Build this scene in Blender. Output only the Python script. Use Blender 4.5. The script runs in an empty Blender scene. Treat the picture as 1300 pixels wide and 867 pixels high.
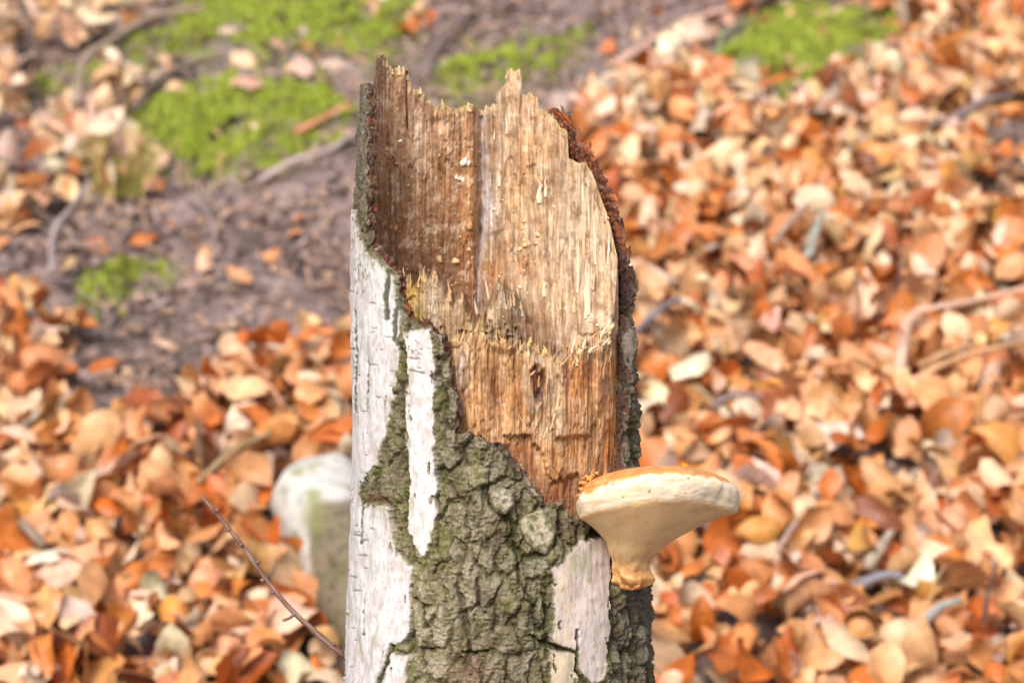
import bpy, math, random
import numpy as np
from mathutils import Vector, Matrix

# ------------------------------------------------------------------ camera, sky, sun, exposure
SC = bpy.context.scene
D, ZC, PITCH = 1.94, 1.25, math.radians(-4.0)      # camera distance to the stump axis, height, pitch
LENS, SENSOR = 100.0, 36.0
FP = 1300 * LENS / SENSOR                          # survey units are 1300 to the frame's width
cd = bpy.data.cameras.new('camera')
cd.lens, cd.sensor_width = LENS, SENSOR
cd.clip_start, cd.clip_end = 0.05, 400
cd.dof.use_dof = True
cd.dof.focus_distance = 1.87
cd.dof.aperture_fstop = 8.0
cd.dof.aperture_blades = 7
cam = bpy.data.objects.new('camera', cd)
SC.collection.objects.link(cam)
cam.location = (0, -D, ZC)
cam.rotation_euler = (math.pi / 2 + PITCH, 0, 0)
SC.camera = cam

SUN_ELEV, SUN_AZ = math.radians(40), math.radians(199)   # compass azimuth, 180 = behind the camera (south), 270 = left
w = bpy.data.worlds.new('World'); SC.world = w; w.use_nodes = True
nt = w.node_tree
bg = nt.nodes['Background']
sky = nt.nodes.new('ShaderNodeTexSky'); sky.sky_type = 'NISHITA'; sky.sun_disc = False
sky.sun_elevation, sky.sun_rotation = SUN_ELEV, SUN_AZ
sky.air_density, sky.dust_density, sky.ozone_density = 1.0, 4.0, 0.6
nt.links.new(sky.outputs[0], bg.inputs[0]); bg.inputs[1].default_value = 0.135
sl = bpy.data.lights.new('sun', 'SUN'); sl.energy = 1.75; sl.angle = math.radians(18); sl.color = (1, 0.985, 0.965)
sun = bpy.data.objects.new('sun', sl); SC.collection.objects.link(sun)
sdir = Vector((math.sin(SUN_AZ) * math.cos(SUN_ELEV), math.cos(SUN_AZ) * math.cos(SUN_ELEV), math.sin(SUN_ELEV)))
sun.rotation_euler = sdir.to_track_quat('Z', 'Y').to_euler()
sun.location = sdir * 8
vs = SC.view_settings
vs.view_transform = 'Standard'; vs.look = 'None'; vs.gamma = 1.0; vs.use_curve_mapping = False
vs.exposure = 0.77
SC.cycles.use_denoising = True
SC.cycles.max_bounces = 6

# ------------------------------------------------------------------ helpers
rng = np.random.default_rng(7)
random.seed(7)
COL = SC.collection
PERM = rng.permutation(4096)
GA = rng.random(4096) * 2 * np.pi
GX, GY = np.cos(GA), np.sin(GA)

def perlin(x, y, seed=0):
    x = np.asarray(x, float); y = np.asarray(y, float)
    xi = np.floor(x).astype(np.int64); yi = np.floor(y).astype(np.int64)
    fx, fy = x - xi, y - yi
    u = fx * fx * fx * (fx * (fx * 6 - 15) + 10); v = fy * fy * fy * (fy * (fy * 6 - 15) + 10)
    def g(i, j):
        h = PERM[(PERM[(xi + i + seed * 71) & 4095] + yi + j + seed * 13) & 4095]
        return GX[h] * (fx - i) + GY[h] * (fy - j)
    a = g(0, 0); b = g(1, 0); c = g(0, 1); d = g(1, 1)
    return (a + u * (b - a) + v * ((c + u * (d - c)) - (a + u * (b - a)))) * 1.5

def fbm(x, y, o=4, seed=0, gain=0.5):
    t = 0; amp = 1.0; f = 1.0
    for i in range(o):
        t = t + amp * perlin(x * f, y * f, seed + i * 3 + 1); amp *= gain; f *= 2.03
    return t

def ridged(x, y, o=4, seed=0):
    t = 0; amp = 1.0; f = 1.0
    for i in range(o):
        t = t + amp * (1 - 2 * np.abs(perlin(x * f, y * f, seed + i * 3 + 1))); amp *= 0.5; f *= 2.03
    return t

def worley(x, y, seed=0):
    xi = np.floor(x).astype(np.int64); yi = np.floor(y).astype(np.int64)
    f1 = np.full(x.shape, 9.0); f2 = np.full(x.shape, 9.0); idc = np.zeros(x.shape, np.int64)
    for i in (-1, 0, 1):
        for j in (-1, 0, 1):
            h = PERM[(PERM[(xi + i + seed * 37) & 4095] + yi + j) & 4095]
            h2 = PERM[(h + 991) & 4095]
            dx = xi + i + h / 4096 - x; dy = yi + j + h2 / 4096 - y
            dd = np.sqrt(dx * dx + dy * dy)
            m = dd < f1
            f2 = np.where(m, f1, np.minimum(f2, dd)); idc = np.where(m, h, idc); f1 = np.where(m, dd, f1)
    return f1, f2, idc / 4096

def sstep(e0, e1, x):
    t = np.clip((x - e0) / (e1 - e0), 0, 1); return t * t * (3 - 2 * t)

def poly_sd(a, b, poly):
    """signed distance, positive inside"""
    d = np.full(np.shape(a), 1e18); ins = np.zeros(np.shape(a), bool)
    n = len(poly)
    for i in range(n):
        x0, y0 = poly[i]; x1, y1 = poly[(i + 1) % n]
        ex, ey = x1 - x0, y1 - y0
        t = np.clip(((a - x0) * ex + (b - y0) * ey) / (ex * ex + ey * ey + 1e-9), 0, 1)
        d = np.minimum(d, (a - x0 - ex * t) ** 2 + (b - y0 - ey * t) ** 2)
        c = ((y0 > b) != (y1 > b)) & (a < (x1 - x0) * (b - y0) / (y1 - y0 + 1e-12) + x0)
        ins ^= c
    d = np.sqrt(d)
    return np.where(ins, d, -d)

def line_d(a, b, pts):
    d = np.full(np.shape(a), 1e18)
    for (x0, y0), (x1, y1) in zip(pts[:-1], pts[1:]):
        ex, ey = x1 - x0, y1 - y0
        t = np.clip(((a - x0) * ex + (b - y0) * ey) / (ex * ex + ey * ey + 1e-9), 0, 1)
        d = np.minimum(d, (a - x0 - ex * t) ** 2 + (b - y0 - ey * t) ** 2)
    return np.sqrt(d)

def lin(r, g, b):
    c = np.array([r, g, b], float) / 255.0
    return np.where(c <= 0.04045, c / 12.92, ((c + 0.055) / 1.055) ** 2.4)

CP, SP = math.cos(PITCH), math.sin(PITCH)
def project(x, y, z):
    """world point -> survey units of the photograph"""
    fw = (y + D) * CP + (z - ZC) * SP
    up = -(y + D) * SP + (z - ZC) * CP
    return 650 + FP * x / fw, 433.5 - FP * up / fw
def z_of(b, y=0.0):
    return ZC + (D + y) * np.tan(PITCH + np.arctan((433.5 - b) / FP))
def x_of(a, b, y=0.0):
    fw = (y + D) * CP + (z_of(b, y) - ZC) * SP
    return (a - 650) * fw / FP
U = D / FP                                          # metres per survey unit at the stump

def make_mesh(name, v, f, col=None, smooth=True, uv=None, extra=None):
    v = np.asarray(v, np.float32); f = np.asarray(f, np.int32)
    me = bpy.data.meshes.new(name)
    me.vertices.add(len(v)); me.vertices.foreach_set('co', v.ravel())
    k = f.shape[1]
    me.loops.add(f.size); me.loops.foreach_set('vertex_index', f.ravel())
    me.polygons.add(len(f)); me.polygons.foreach_set('loop_start', np.arange(0, f.size, k, dtype=np.int32))
    me.polygons.foreach_set('use_smooth', np.full(len(f), smooth, bool))
    me.update(calc_edges=True)
    if col is not None:
        at = me.attributes.new('col', 'FLOAT_COLOR', 'POINT')
        c = np.ones((len(v), 4), np.float32); c[:, :3] = col
        at.data.foreach_set('color', c.ravel())
    if uv is not None:
        ul = me.uv_layers.new(name='UVMap')
        ul.data.foreach_set('uv', np.asarray(uv, np.float32)[f.ravel()].ravel())
    if extra:
        for k2, arr in extra.items():
            at = me.attributes.new(k2, 'FLOAT', 'POINT'); at.data.foreach_set('value', np.asarray(arr, np.float32))
    return me

def obj(name, me, mat=None, parent=None, loc=None):
    o = bpy.data.objects.new(name, me); COL.objects.link(o)
    if mat is not None and me is not None and not me.materials: me.materials.append(mat)
    if parent is not None: o.parent = parent
    if loc is not None: o.location = loc
    return o

def tag(o, label=None, cat=None, group=None, kind=None):
    if label: o['label'] = label
    if cat: o['category'] = cat
    if group: o['group'] = group
    if kind: o['kind'] = kind
    return o

def empty(name, loc=(0, 0, 0)):
    o = bpy.data.objects.new(name, None); COL.objects.link(o); o.location = loc
    o.empty_display_size = 0.02
    return o

def compact(v, f, *arrs):
    used = np.unique(f); mp = np.full(len(v), -1, np.int64); mp[used] = np.arange(len(used))
    return (v[used], mp[f]) + tuple(a[used] for a in arrs)

def grid_faces(nr, nc):
    i = np.arange(nr - 1)[:, None] * nc + np.arange(nc - 1)[None, :]
    return np.stack([i, i + 1, i + nc + 1, i + nc], -1).reshape(-1, 4)

# ------------------------------------------------------------------ materials
def new_mat(name, rough=0.8, spec=0.3):
    m = bpy.data.materials.new(name); m.use_nodes = True
    b = m.node_tree.nodes['Principled BSDF']
    b.inputs['Roughness'].default_value = rough
    b.inputs['Specular IOR Level'].default_value = spec
    return m, m.node_tree, b

def attr_mat(name, rough, spec, scale, stretch, var, bump, dist=0.001, sss=0.0):
    """colour of the mesh attribute, broken up by object-space noise and fine relief"""
    m, t, b = new_mat(name, rough, spec)
    N = t.nodes.new; L = t.links.new
    at = N('ShaderNodeAttribute'); at.attribute_name = 'col'
    tc = N('ShaderNodeTexCoord'); mp = N('ShaderNodeMapping'); mp.inputs['Scale'].default_value = stretch
    L(tc.outputs['Object'], mp.inputs[0])
    n = N('ShaderNodeTexNoise'); n.inputs['Scale'].default_value = scale; n.inputs['Detail'].default_value = 5
    n.inputs['Roughness'].default_value = 0.65
    L(mp.outputs[0], n.inputs['Vector'])
    mr = N('ShaderNodeMapRange'); mr.inputs['From Min'].default_value = 0.3; mr.inputs['From Max'].default_value = 0.7
    mr.inputs['To Min'].default_value = 1 - var; mr.inputs['To Max'].default_value = 1 + var
    L(n.outputs[0], mr.inputs[0])
    mx = N('ShaderNodeVectorMath'); mx.operation = 'SCALE'
    L(at.outputs['Color'], mx.inputs[0]); L(mr.outputs[0], mx.inputs['Scale'])
    L(mx.outputs[0], b.inputs['Base Color'])
    if bump:
        bp = N('ShaderNodeBump'); bp.inputs['Strength'].default_value = bump; bp.inputs['Distance'].default_value = dist
        L(n.outputs[0], bp.inputs['Height']); L(bp.outputs[0], b.inputs['Normal'])
    if sss:
        b.inputs['Subsurface Weight'].default_value = sss
        b.inputs['Subsurface Radius'].default_value = (0.006, 0.003, 0.0015)
        b.inputs['Subsurface Scale'].default_value = 1.0
    return m

M_WOOD = attr_mat('wood', 0.8, 0.2, 560, (1, 1, 0.09), 0.30, 0.45, 0.0009)
M_BARK = attr_mat('rough_bark', 0.9, 0.15, 520, (1, 1, 0.8), 0.34, 0.8, 0.0012)
M_WHITE = attr_mat('white_bark', 0.62, 0.3, 330, (1.5, 1.5, 0.5), 0.06, 0.2, 0.0004)
M_SPLINT = attr_mat('splinter_wood', 0.7, 0.25, 500, (1, 1, 0.08), 0.2, 0.4, 0.0006)
M_FUNG = attr_mat('fungus_flesh', 0.62, 0.35, 600, (1, 1, 1), 0.05, 0.18, 0.0006, sss=0.15)
M_PORE = attr_mat('fungus_pores', 0.8, 0.2, 1500, (1, 1, 1), 0.07, 0.25, 0.0004, sss=0.15)
M_TWIG = attr_mat('twig_bark', 0.6, 0.3, 300, (1, 1, 1), 0.15, 0.4, 0.0005)
M_SOIL = attr_mat('soil', 0.95, 0.1, 60, (1, 1, 1), 0.45, 0.8, 0.01)
M_MOSS = attr_mat('moss', 0.8, 0.15, 90, (1, 1, 1), 0.25, 0.0)
M_DEBRIS = attr_mat('debris', 0.75, 0.3, 150, (1, 1, 1), 0.25, 0.2, 0.001)

def leaf_mat(name, use_obj):
    m, t, b = new_mat(name, 0.42, 0.5)
    N = t.nodes.new; L = t.links.new
    if use_obj:
        src = N('ShaderNodeObjectInfo').outputs['Color']
    else:
        at = N('ShaderNodeAttribute'); at.attribute_name = 'col'; src = at.outputs['Color']
    uv = N('ShaderNodeUVMap'); sep = N('ShaderNodeSeparateXYZ'); L(uv.outputs[0], sep.inputs[0])
    ab = N('ShaderNodeMath'); ab.operation = 'ABSOLUTE'; L(sep.outputs[0], ab.inputs[0])
    m1 = N('ShaderNodeMath'); m1.operation = 'MULTIPLY_ADD'; L(ab.outputs[0], m1.inputs[0]); m1.inputs[1].default_value = -0.28
    L(sep.outputs[1], m1.inputs[2])
    m2 = N('ShaderNodeMath'); m2.operation = 'MULTIPLY'; L(m1.outputs[0], m2.inputs[0]); m2.inputs[1].default_value = 66
    sn = N('ShaderNodeMath'); sn.operation = 'SINE'; L(m2.outputs[0], sn.inputs[0])
    bp = N('ShaderNodeBump'); bp.inputs['Strength'].default_value = 0.22; bp.inputs['Distance'].default_value = 0.0012
    L(sn.outputs[0], bp.inputs['Height']); L(bp.outputs[0], b.inputs['Normal'])
    geo = N('ShaderNodeNewGeometry')
    n = N('ShaderNodeTexNoise'); n.inputs['Scale'].default_value = 70; n.inputs['Detail'].default_value = 3
    L(geo.outputs['Position'], n.inputs['Vector'])
    mr = N('ShaderNodeMapRange'); mr.inputs['From Min'].default_value = 0.3; mr.inputs['From Max'].default_value = 0.7
    mr.inputs['To Min'].default_value = 0.72; mr.inputs['To Max'].default_value = 1.22
    L(n.outputs[0], mr.inputs[0])
    sc = N('ShaderNodeVectorMath'); sc.operation = 'SCALE'; L(src, sc.inputs[0]); L(mr.outputs[0], sc.inputs['Scale'])
    L(sc.outputs[0], b.inputs['Base Color'])
    # thin dry leaf: some light passes through
    out = t.nodes['Material Output']
    tr = N('ShaderNodeBsdfTranslucent'); L(sc.outputs[0], tr.inputs[0])
    mix = N('ShaderNodeMixShader'); mix.inputs[0].default_value = 0.13
    L(b.outputs[0], mix.inputs[1]); L(tr.outputs[0], mix.inputs[2]); L(mix.outputs[0], out.inputs[0])
    return m
M_LEAF = leaf_mat('dry_leaf', True)
M_LITTER = leaf_mat('dry_leaf_litter', False)

# ------------------------------------------------------------------ ground: a leaf-strewn bank rising behind the stump
MOSS = {  # patch outlines in survey units, on the bank
    'a': [(150, 150), (210, 120), (300, 95), (420, 100), (445, 150), (430, 190), (330, 225), (240, 235), (195, 205)],
    'b': [(140, 75), (200, 35), (260, -20), (530, -20), (530, 60), (470, 100), (400, 75), (300, 70), (200, 95)],
    'c': [(540, 85), (610, 55), (740, 40), (735, 85), (670, 120), (560, 135)],
    'd': [(882, 80), (940, 32), (1040, 0), (1130, 25), (1165, 40), (1120, 70), (1060, 85), (1072, 120), (1010, 120), (925, 118)],
    'e': [(85, 405), (105, 360), (150, 335), (230, 335), (215, 365), (150, 380), (120, 405)],
    'f': [(30, 112), (60, 95), (135, 85), (120, 110), (80, 122)],
}
BARE = [[(70, 545), (85, 460), (110, 420), (-20, 385), (-20, 300), (60, 290), (140, 250), (240, 225), (420, 205), (470, 200), (470, 448), (385, 462), (335, 490), (220, 520), (160, 560)],
        [(380, 120), (430, 95), (520, 40), (560, -30), (960, -30), (900, 60), (810, 105), (740, 150), (710, 185), (440, 210)],
        [(1185, 200), (1220, 170), (1320, 160), (1320, 215), (1230, 215)],
        [(1230, 265), (1320, 255), (1320, 290), (1240, 295)],
        [(-20, 740), (20, 735), (60, 780), (20, 800), (-20, 800)],
        [(1070, 620), (1130, 590), (1190, 600), (1150, 630), (1090, 640)]]
YK = np.array([-60, -8, -2, 0, 0.6, 1.06, 1.5, 2.0, 2.7, 3.4, 5, 9, 80.0])
def _prof():
    zs = [-3.0, -0.75, -0.2, 0.0, 0.2]
    z0 = float(z_of(900, 1.06)); zs.append(z0)
    for (y0, y1, s) in ((1.06, 1.5, 0.50), (1.5, 2.0, 0.47), (2.0, 2.7, 0.43), (2.7, 3.4, 0.40), (3.4, 5, 0.38), (5, 9, 0.3), (9, 80, 0.12)):
        zs.append(zs[-1] + s * (y1 - y0))
    return np.array(zs)
ZK = _prof()
def ground_base(x, y):
    z = np.interp(y, YK, ZK)
    near = np.clip(1.5 - np.hypot(x, y) / 6, 0, 1)
    return z + near * (0.05 * perlin(x * 1.1 + 3, y * 1.1, 40) + 0.02 * perlin(x * 3.1, y * 3.1, 41))
def ground_z(x, y):
    x = np.asarray(x, float); y = np.asarray(y, float)
    z = ground_base(x, y)
    return z
def to_ground(a, b):
    """survey point -> point on the bank"""
    dx = (a - 650) / FP; du = (433.5 - b) / FP
    dirv = np.array([dx, CP - du * SP, SP + du * CP])
    lo, hi = 2.2, 12.0
    for t in np.arange(2.4, 12, 0.02):
        p = np.array([0, -D, ZC]) + dirv * t
        if p[2] < ground_z(p[0], p[1]): break
    lo, hi = t - 0.02, t
    for _ in range(20):
        mid = (lo + hi) / 2; p = np.array([0, -D, ZC]) + dirv * mid
        if p[2] < ground_z(p[0], p[1]): hi = mid
        else: lo = mid
    return np.array([0, -D, ZC]) + dirv * hi

def axis(lo, hi, nlo, nhi, step, n):
    return np.concatenate([-np.geomspace(-lo, -nlo, n) if lo < 0 else np.linspace(lo, nlo, n), np.arange(nlo + step, nhi, step), np.geomspace(nhi, hi, n)])
gx = axis(-60, 60, -2.0, 2.0, 0.016, 26)
gy = np.concatenate([np.linspace(-60, -3, 24), np.arange(-2.9, 0.6, 0.05), np.arange(0.6, 4.2, 0.016), np.geomspace(4.25, 80, 30)])
X, Y = np.meshgrid(gx, gy)
Z = ground_z(X, Y)
nearw = ((np.abs(X) < 2.2) & (Y > 0.5) & (Y < 4.3)).astype(float)
Z = Z + nearw * (0.016 * fbm(X * 12, Y * 12, 4, 50) + 0.004 * ridged(X * 60, Y * 60, 2, 60))
a_, b_ = project(X, Y, Z)
n1 = sstep(-0.6, 0.6, fbm(X * 5, Y * 5, 4, 70))[..., None]; n2 = sstep(-0.3, 0.9, fbm(X * 25, Y * 25, 3, 75))[..., None]
gc = lin(78, 66, 62) * (1 - n1) + lin(128, 112, 108) * n1
gc = gc * (1 - 0.5 * n2) + lin(166, 144, 138) * 0.5 * n2
mz = np.max(np.stack([poly_sd(a_, b_, p) for p in MOSS.values()]), 0) + 22 * fbm(a_ / 30, b_ / 24, 3, 800)
mzm = (sstep(-14, 18, mz) * nearw * sstep(-.5, .3, fbm(X * 22, Y * 22, 3, 78)))[..., None] * .75
gc = gc * (1 - mzm) + lin(112, 122, 52) * mzm
g_me = make_mesh('ground', np.stack([X, Y, Z], -1).reshape(-1, 3), grid_faces(len(gy), len(gx)), gc.reshape(-1, 3))
tag(obj('ground', g_me, M_SOIL), 'bare brown soil of the rising bank behind the stump', kind='structure')

# ------------------------------------------------------------------ the stump: survey tables
BK = np.array([40, 100, 200, 320, 400, 500, 600, 700, 800, 867, 1000, 2700.0])
LK = np.array([463, 461, 454, 447, 447, 449, 449, 444, 440, 438, 432, 395.0])
RK = np.array([796, 796, 797, 799, 801, 806, 811, 818, 823, 827, 838, 905.0])
def axis_cr(b):
    l = np.interp(b, BK, LK); r = np.interp(b, BK, RK)
    return ((l + r) / 2 - 650) * U, (r - l) / 2 * U

BARK_IN = 15 * U
stump = empty('birch_stump', (-0.01, 0, 0))
tag(stump, 'broken birch stump with white bark and a hollow splintered top', 'tree stump')
def to_stump(v):
    v = np.array(v, float); v[:, 0] += 0.01
    return v

# ---- wood ----
TOP = [(440, 118), (470, 108), (473, 105), (474, 71), (483, 69), (487, 78), (490, 82), (497, 89), (500, 86), (507, 88), (512, 87), (517, 90), (519, 108), (521, 113),
       (531, 115), (537, 119), (543, 126), (549, 134), (553, 136), (562, 133), (571, 137), (581, 138), (590, 134), (601, 133), (607, 139), (614, 142), (616, 135),
       (622, 137), (626, 131), (630, 134), (635, 130), (636.5, 113), (638, 110), (641, 107), (642.5, 91), (648, 88), (652, 92), (657, 88), (661, 91), (662, 120),
       (667, 122), (670, 118), (674, 119), (678, 123), (682, 125), (683.5, 139), (690, 141), (696, 144), (704, 151), (711, 161), (720, 167), (722, 201), (733, 207),
       (743, 206), (748, 214), (753, 222), (758, 238), (762, 250), (769, 268), (775, 289), (780, 312), (785, 332), (788, 380), (791, 450), (794, 520), (800, 600)]
TOP = np.array(TOP, float)
BACKY = np.array([(440, 0.0), (462, 0.05), (474, .22), (495, .42), (530, .58), (575, .68), (600, .73), (611, .86), (622, .74), (650, .64), (700, .42), (750, .10), (785, -.10), (800, -.02)])
T1 = np.array([(430, 415), (520, 418), (560, 424), (567, 430), (580, 428), (588, 434), (600, 420), (611, 417), (620, 426), (640, 429), (650, 433), (665, 441), (680, 440), (694, 446),
               (706, 455), (716, 448), (728, 452), (738, 441), (748, 444), (760, 432), (772, 426), (780, 408), (791, 392), (800, 386)], float)
T2 = np.array([(430, 330), (480, 338), (505, 352), (514, 349), (519, 352), (526, 364), (535, 353), (552, 351), (558, 362), (564, 369), (571, 374), (576, 388), (581, 374), (588, 380),
               (597, 399), (603, 412), (611, 414), (617, 407), (621, 383), (629, 362), (640, 366), (644, 381), (652, 373), (662, 379), (666, 395), (669, 430), (676, 440), (700, 440), (800, 440)], float)
NT, NV = 520, 560
sth = np.sin(np.linspace(-np.pi / 2, np.pi / 2, NT))
sth = 0.75 * np.linspace(-1, 1, NT) + 0.25 * sth              # denser near the sides, even in front
cth = np.sqrt(np.maximum(0, 1 - sth ** 2))
c0, r0 = axis_cr(np.array(300.0))
acol = 650 + (c0 + (r0 - BARK_IN) * sth) / U
yb_col = np.interp(acol, BACKY[:, 0], BACKY[:, 1]) * r0
for _ in range(4):
    btop = np.interp(acol, TOP[:, 0], TOP[:, 1])
    bs_ = np.where(acol > 700, btop, 150)
    cc_, rr0 = axis_cr(bs_)
    acol = project(cc_ + (rr0 - BARK_IN) * sth, yb_col, z_of(bs_, yb_col))[0]
    acol = np.maximum.accumulate(acol)
btop = np.interp(acol, TOP[:, 0], TOP[:, 1])
btop = btop + 1.6 * perlin(acol / 1.7, acol * 0, 5) + 1.5 * perlin(acol / 5, acol * 0, 6)
tt = np.linspace(0, 1, NV)[:, None]
bb = 720 + (btop[None, :] - 720) * tt                          # rows run from low to the broken edge
def wood_xyz(bnom, kfun):
    pass
c_, r_ = axis_cr(bb); rw = r_ - BARK_IN
xw = c_ + rw * sth[None, :]
zw = z_of(bb, yb_col[None, :] * np.clip((520 - bb) / 200, 0, 1))
half = rw * cth[None, :]
def wood_depth(a, b):
    wob = 5.0 * perlin(a / 2.1, b / 90, 11) + 6 * perlin(a / 6, b / 90, 12) + 5 * perlin(a / 16, b / 120, 15)
    w1 = 9 + 14 * np.exp(-((a - 628) / 46) ** 2) + 6 * perlin(a / 15, b * 0, 19)
    f1 = sstep(-w1, 3, b - np.interp(a, T1[:, 0], T1[:, 1]) + wob + 5 * perlin(a / 7, b / 6, 16) * w1 / 12)          # 1 on the low front face
    f2 = sstep(-3, 3, b - np.interp(a, T2[:, 0], T2[:, 1]) + wob * 0.9)     # 1 on the middle stubs
    yb = np.minimum(np.interp(a, BACKY[:, 0], BACKY[:, 1]) * rw, half * 0.93)
    yb = yb - (.42 * half + .15 * rw) * sstep(300, 440, b + 14 * perlin(a / 18, b / 70, 152)) * sstep(655, 745, a)
    yb = np.maximum(yb, -half * .86)
    mid = -half * 0.30 + 6 * U * perlin(a / 14, b / 40, 13)
    mid = np.where(a > 640, mid + 10 * U * sstep(640, 660, a), mid)
    front = -half * 0.90 + 4 * U * fbm(a / 16, b / 70, 3, 14)
    # lower face is broken into slabs
    front = front - 9 * U * sstep(0, 7, poly_sd(a, b, [(702, 440), (768, 438), (772, 500), (752, 555), (700, 560), (708, 500)]) + 3 * perlin(a / 6, b / 12, 17))
    front = front + 11 * U * sstep(-2, 5, poly_sd(a, b, [(640, 553), (672, 552), (690, 575), (700, 610), (735, 600), (742, 660), (690, 660), (645, 590)]) + 3 * perlin(a / 5, b / 9, 18))
    front = front + 9 * U * sstep(-3, 9, poly_sd(a, b, [(622, 440), (655, 445), (660, 480), (640, 528), (624, 520)]))
    front = front + 6 * U * sstep(-1, 5, poly_sd(a, b, [(672, 470), (681, 459), (684, 472), (691, 467), (694, 478), (690, 505), (682, 518), (676, 500)]))
    front = front - 5 * U * np.exp(-(poly_sd(a, b, [(672, 470), (681, 459), (694, 466), (695, 480), (690, 507), (682, 520), (674, 500)]) / 5) ** 2)
    wj = 2.0 * perlin(a / 4, b / 60, 150) + 4 * perlin(a / 11, b / 90, 151)
    for pol, dep in (([(722, 196), (746, 204), (784, 300), (796, 420), (733, 424), (727, 320), (716, 300)], 8), ([(637, 80), (662, 80), (662, 250), (652, 300), (640, 262)], 5),
                     ([(684, 130), (716, 160), (720, 215), (700, 280), (690, 262)], -5), ([(668, 225), (694, 228), (696, 318), (684, 345), (672, 300)], 5), ([(474, 60), (519, 80), (516, 170), (504, 250), (492, 330), (474, 330)], 6),
                     ([(530, 110), (566, 120), (564, 250), (548, 330), (536, 260)], -4), ([(616, 300), (640, 290), (650, 360), (630, 380), (618, 360)], -5), ([(742, 300), (790, 330), (790, 372), (764, 352), (748, 380)], 4)):
        yb = yb - .7 * dep * U * sstep(-3, 3, poly_sd(a, b, pol) + wj) * np.clip(half / (20 * U), 0, 1)
    back = yb
    # hollow pocket behind the grey stub, crack lines and holes on the back wall
    y = back + (mid - back) * f2
    y = y + (front - y) * f1
    g = 0.55 * perlin(a / 1.9, b / 60, 20) + 0.8 * perlin(a / 4.5, b / 130, 21) + 2.0 * perlin(a / 24, b / 170, 22)
    g = g + 0.8 * fbm(a / 6, b / 9, 4, 24)
    g = g + sstep(0.08, 0.13, perlin(a / 6 + .3 * perlin(a / 9, b / 20, 25), b / 130, 27)) * 1.3 + sstep(0.12, 0.16, perlin(a / 21, b / 110, 29) + .12 * perlin(a / 3, b / 14, 26)) * 2.6
    pitm = sstep(-.1, .5, perlin(a / 50, b / 60, 32)) * (1 - .75 * sstep(600, 625, a))
    pits = sstep(.38, .62, perlin(a / 5.2, b / 8, 33)) * (1 - f1) * pitm
    g = g - 1.8 * pits
    slab = f1 * (3.0 * sstep(0, .12, perlin(a / 22, b / 110, 36) + .15 * perlin(a / 4, b / 10, 37)) + 1.2 * sstep(.1, .2, perlin(a / 9, b / 80, 38) + .2 * perlin(a / 3, b / 9, 39)))
    g = g + slab
    rough = sstep(480, 620, a) * 0 + 1
    left = (1 - sstep(585, 615, a)) * (1 - f1)
    g = g + left * (1.6 * fbm(a / 13, b / 16, 4, 30))
    for pts, dep, wd in (([(516.5, 92), (516, 120), (517, 162)], 9, 1.1), ([(566, 190), (565, 250), (562, 330)], 4, 1.0), ([(541, 230), (540, 310)], 3, 1.0),
                         ([(612, 150), (615, 200), (612, 260), (607, 330), (605, 390)], 6, 2.0), ([(627, 150), (628, 200), (624, 260)], 5, 1.3), ([(662, 122), (661, 160)], 4, 1),
                         ([(697, 440), (700, 520), (704, 580)], 4, 1.2), ([(748, 470), (747, 540), (741, 580)], 4, 1.3), ([(616, 440), (617, 520)], 3, 1), ([(589, 470), (588, 520)], 3, 1)):
        g = g - dep * np.exp(-(line_d(a, b, pts) / wd) ** 2)
    g = g + 5 * np.exp(-(((a - 560) / 10) ** 2 + ((b - 155) / 6) ** 2)) * -1.2
    edge = np.clip(half / (10 * U), 0, 1)
    return y - g * U * edge, f1, f2
yw = np.zeros_like(xw)
aw, bw = project(xw, yw, zw)
for _ in range(3):
    yw, F1, F2 = wood_depth(aw, bw)
    aw, bw = project(xw, yw, zw)
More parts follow.
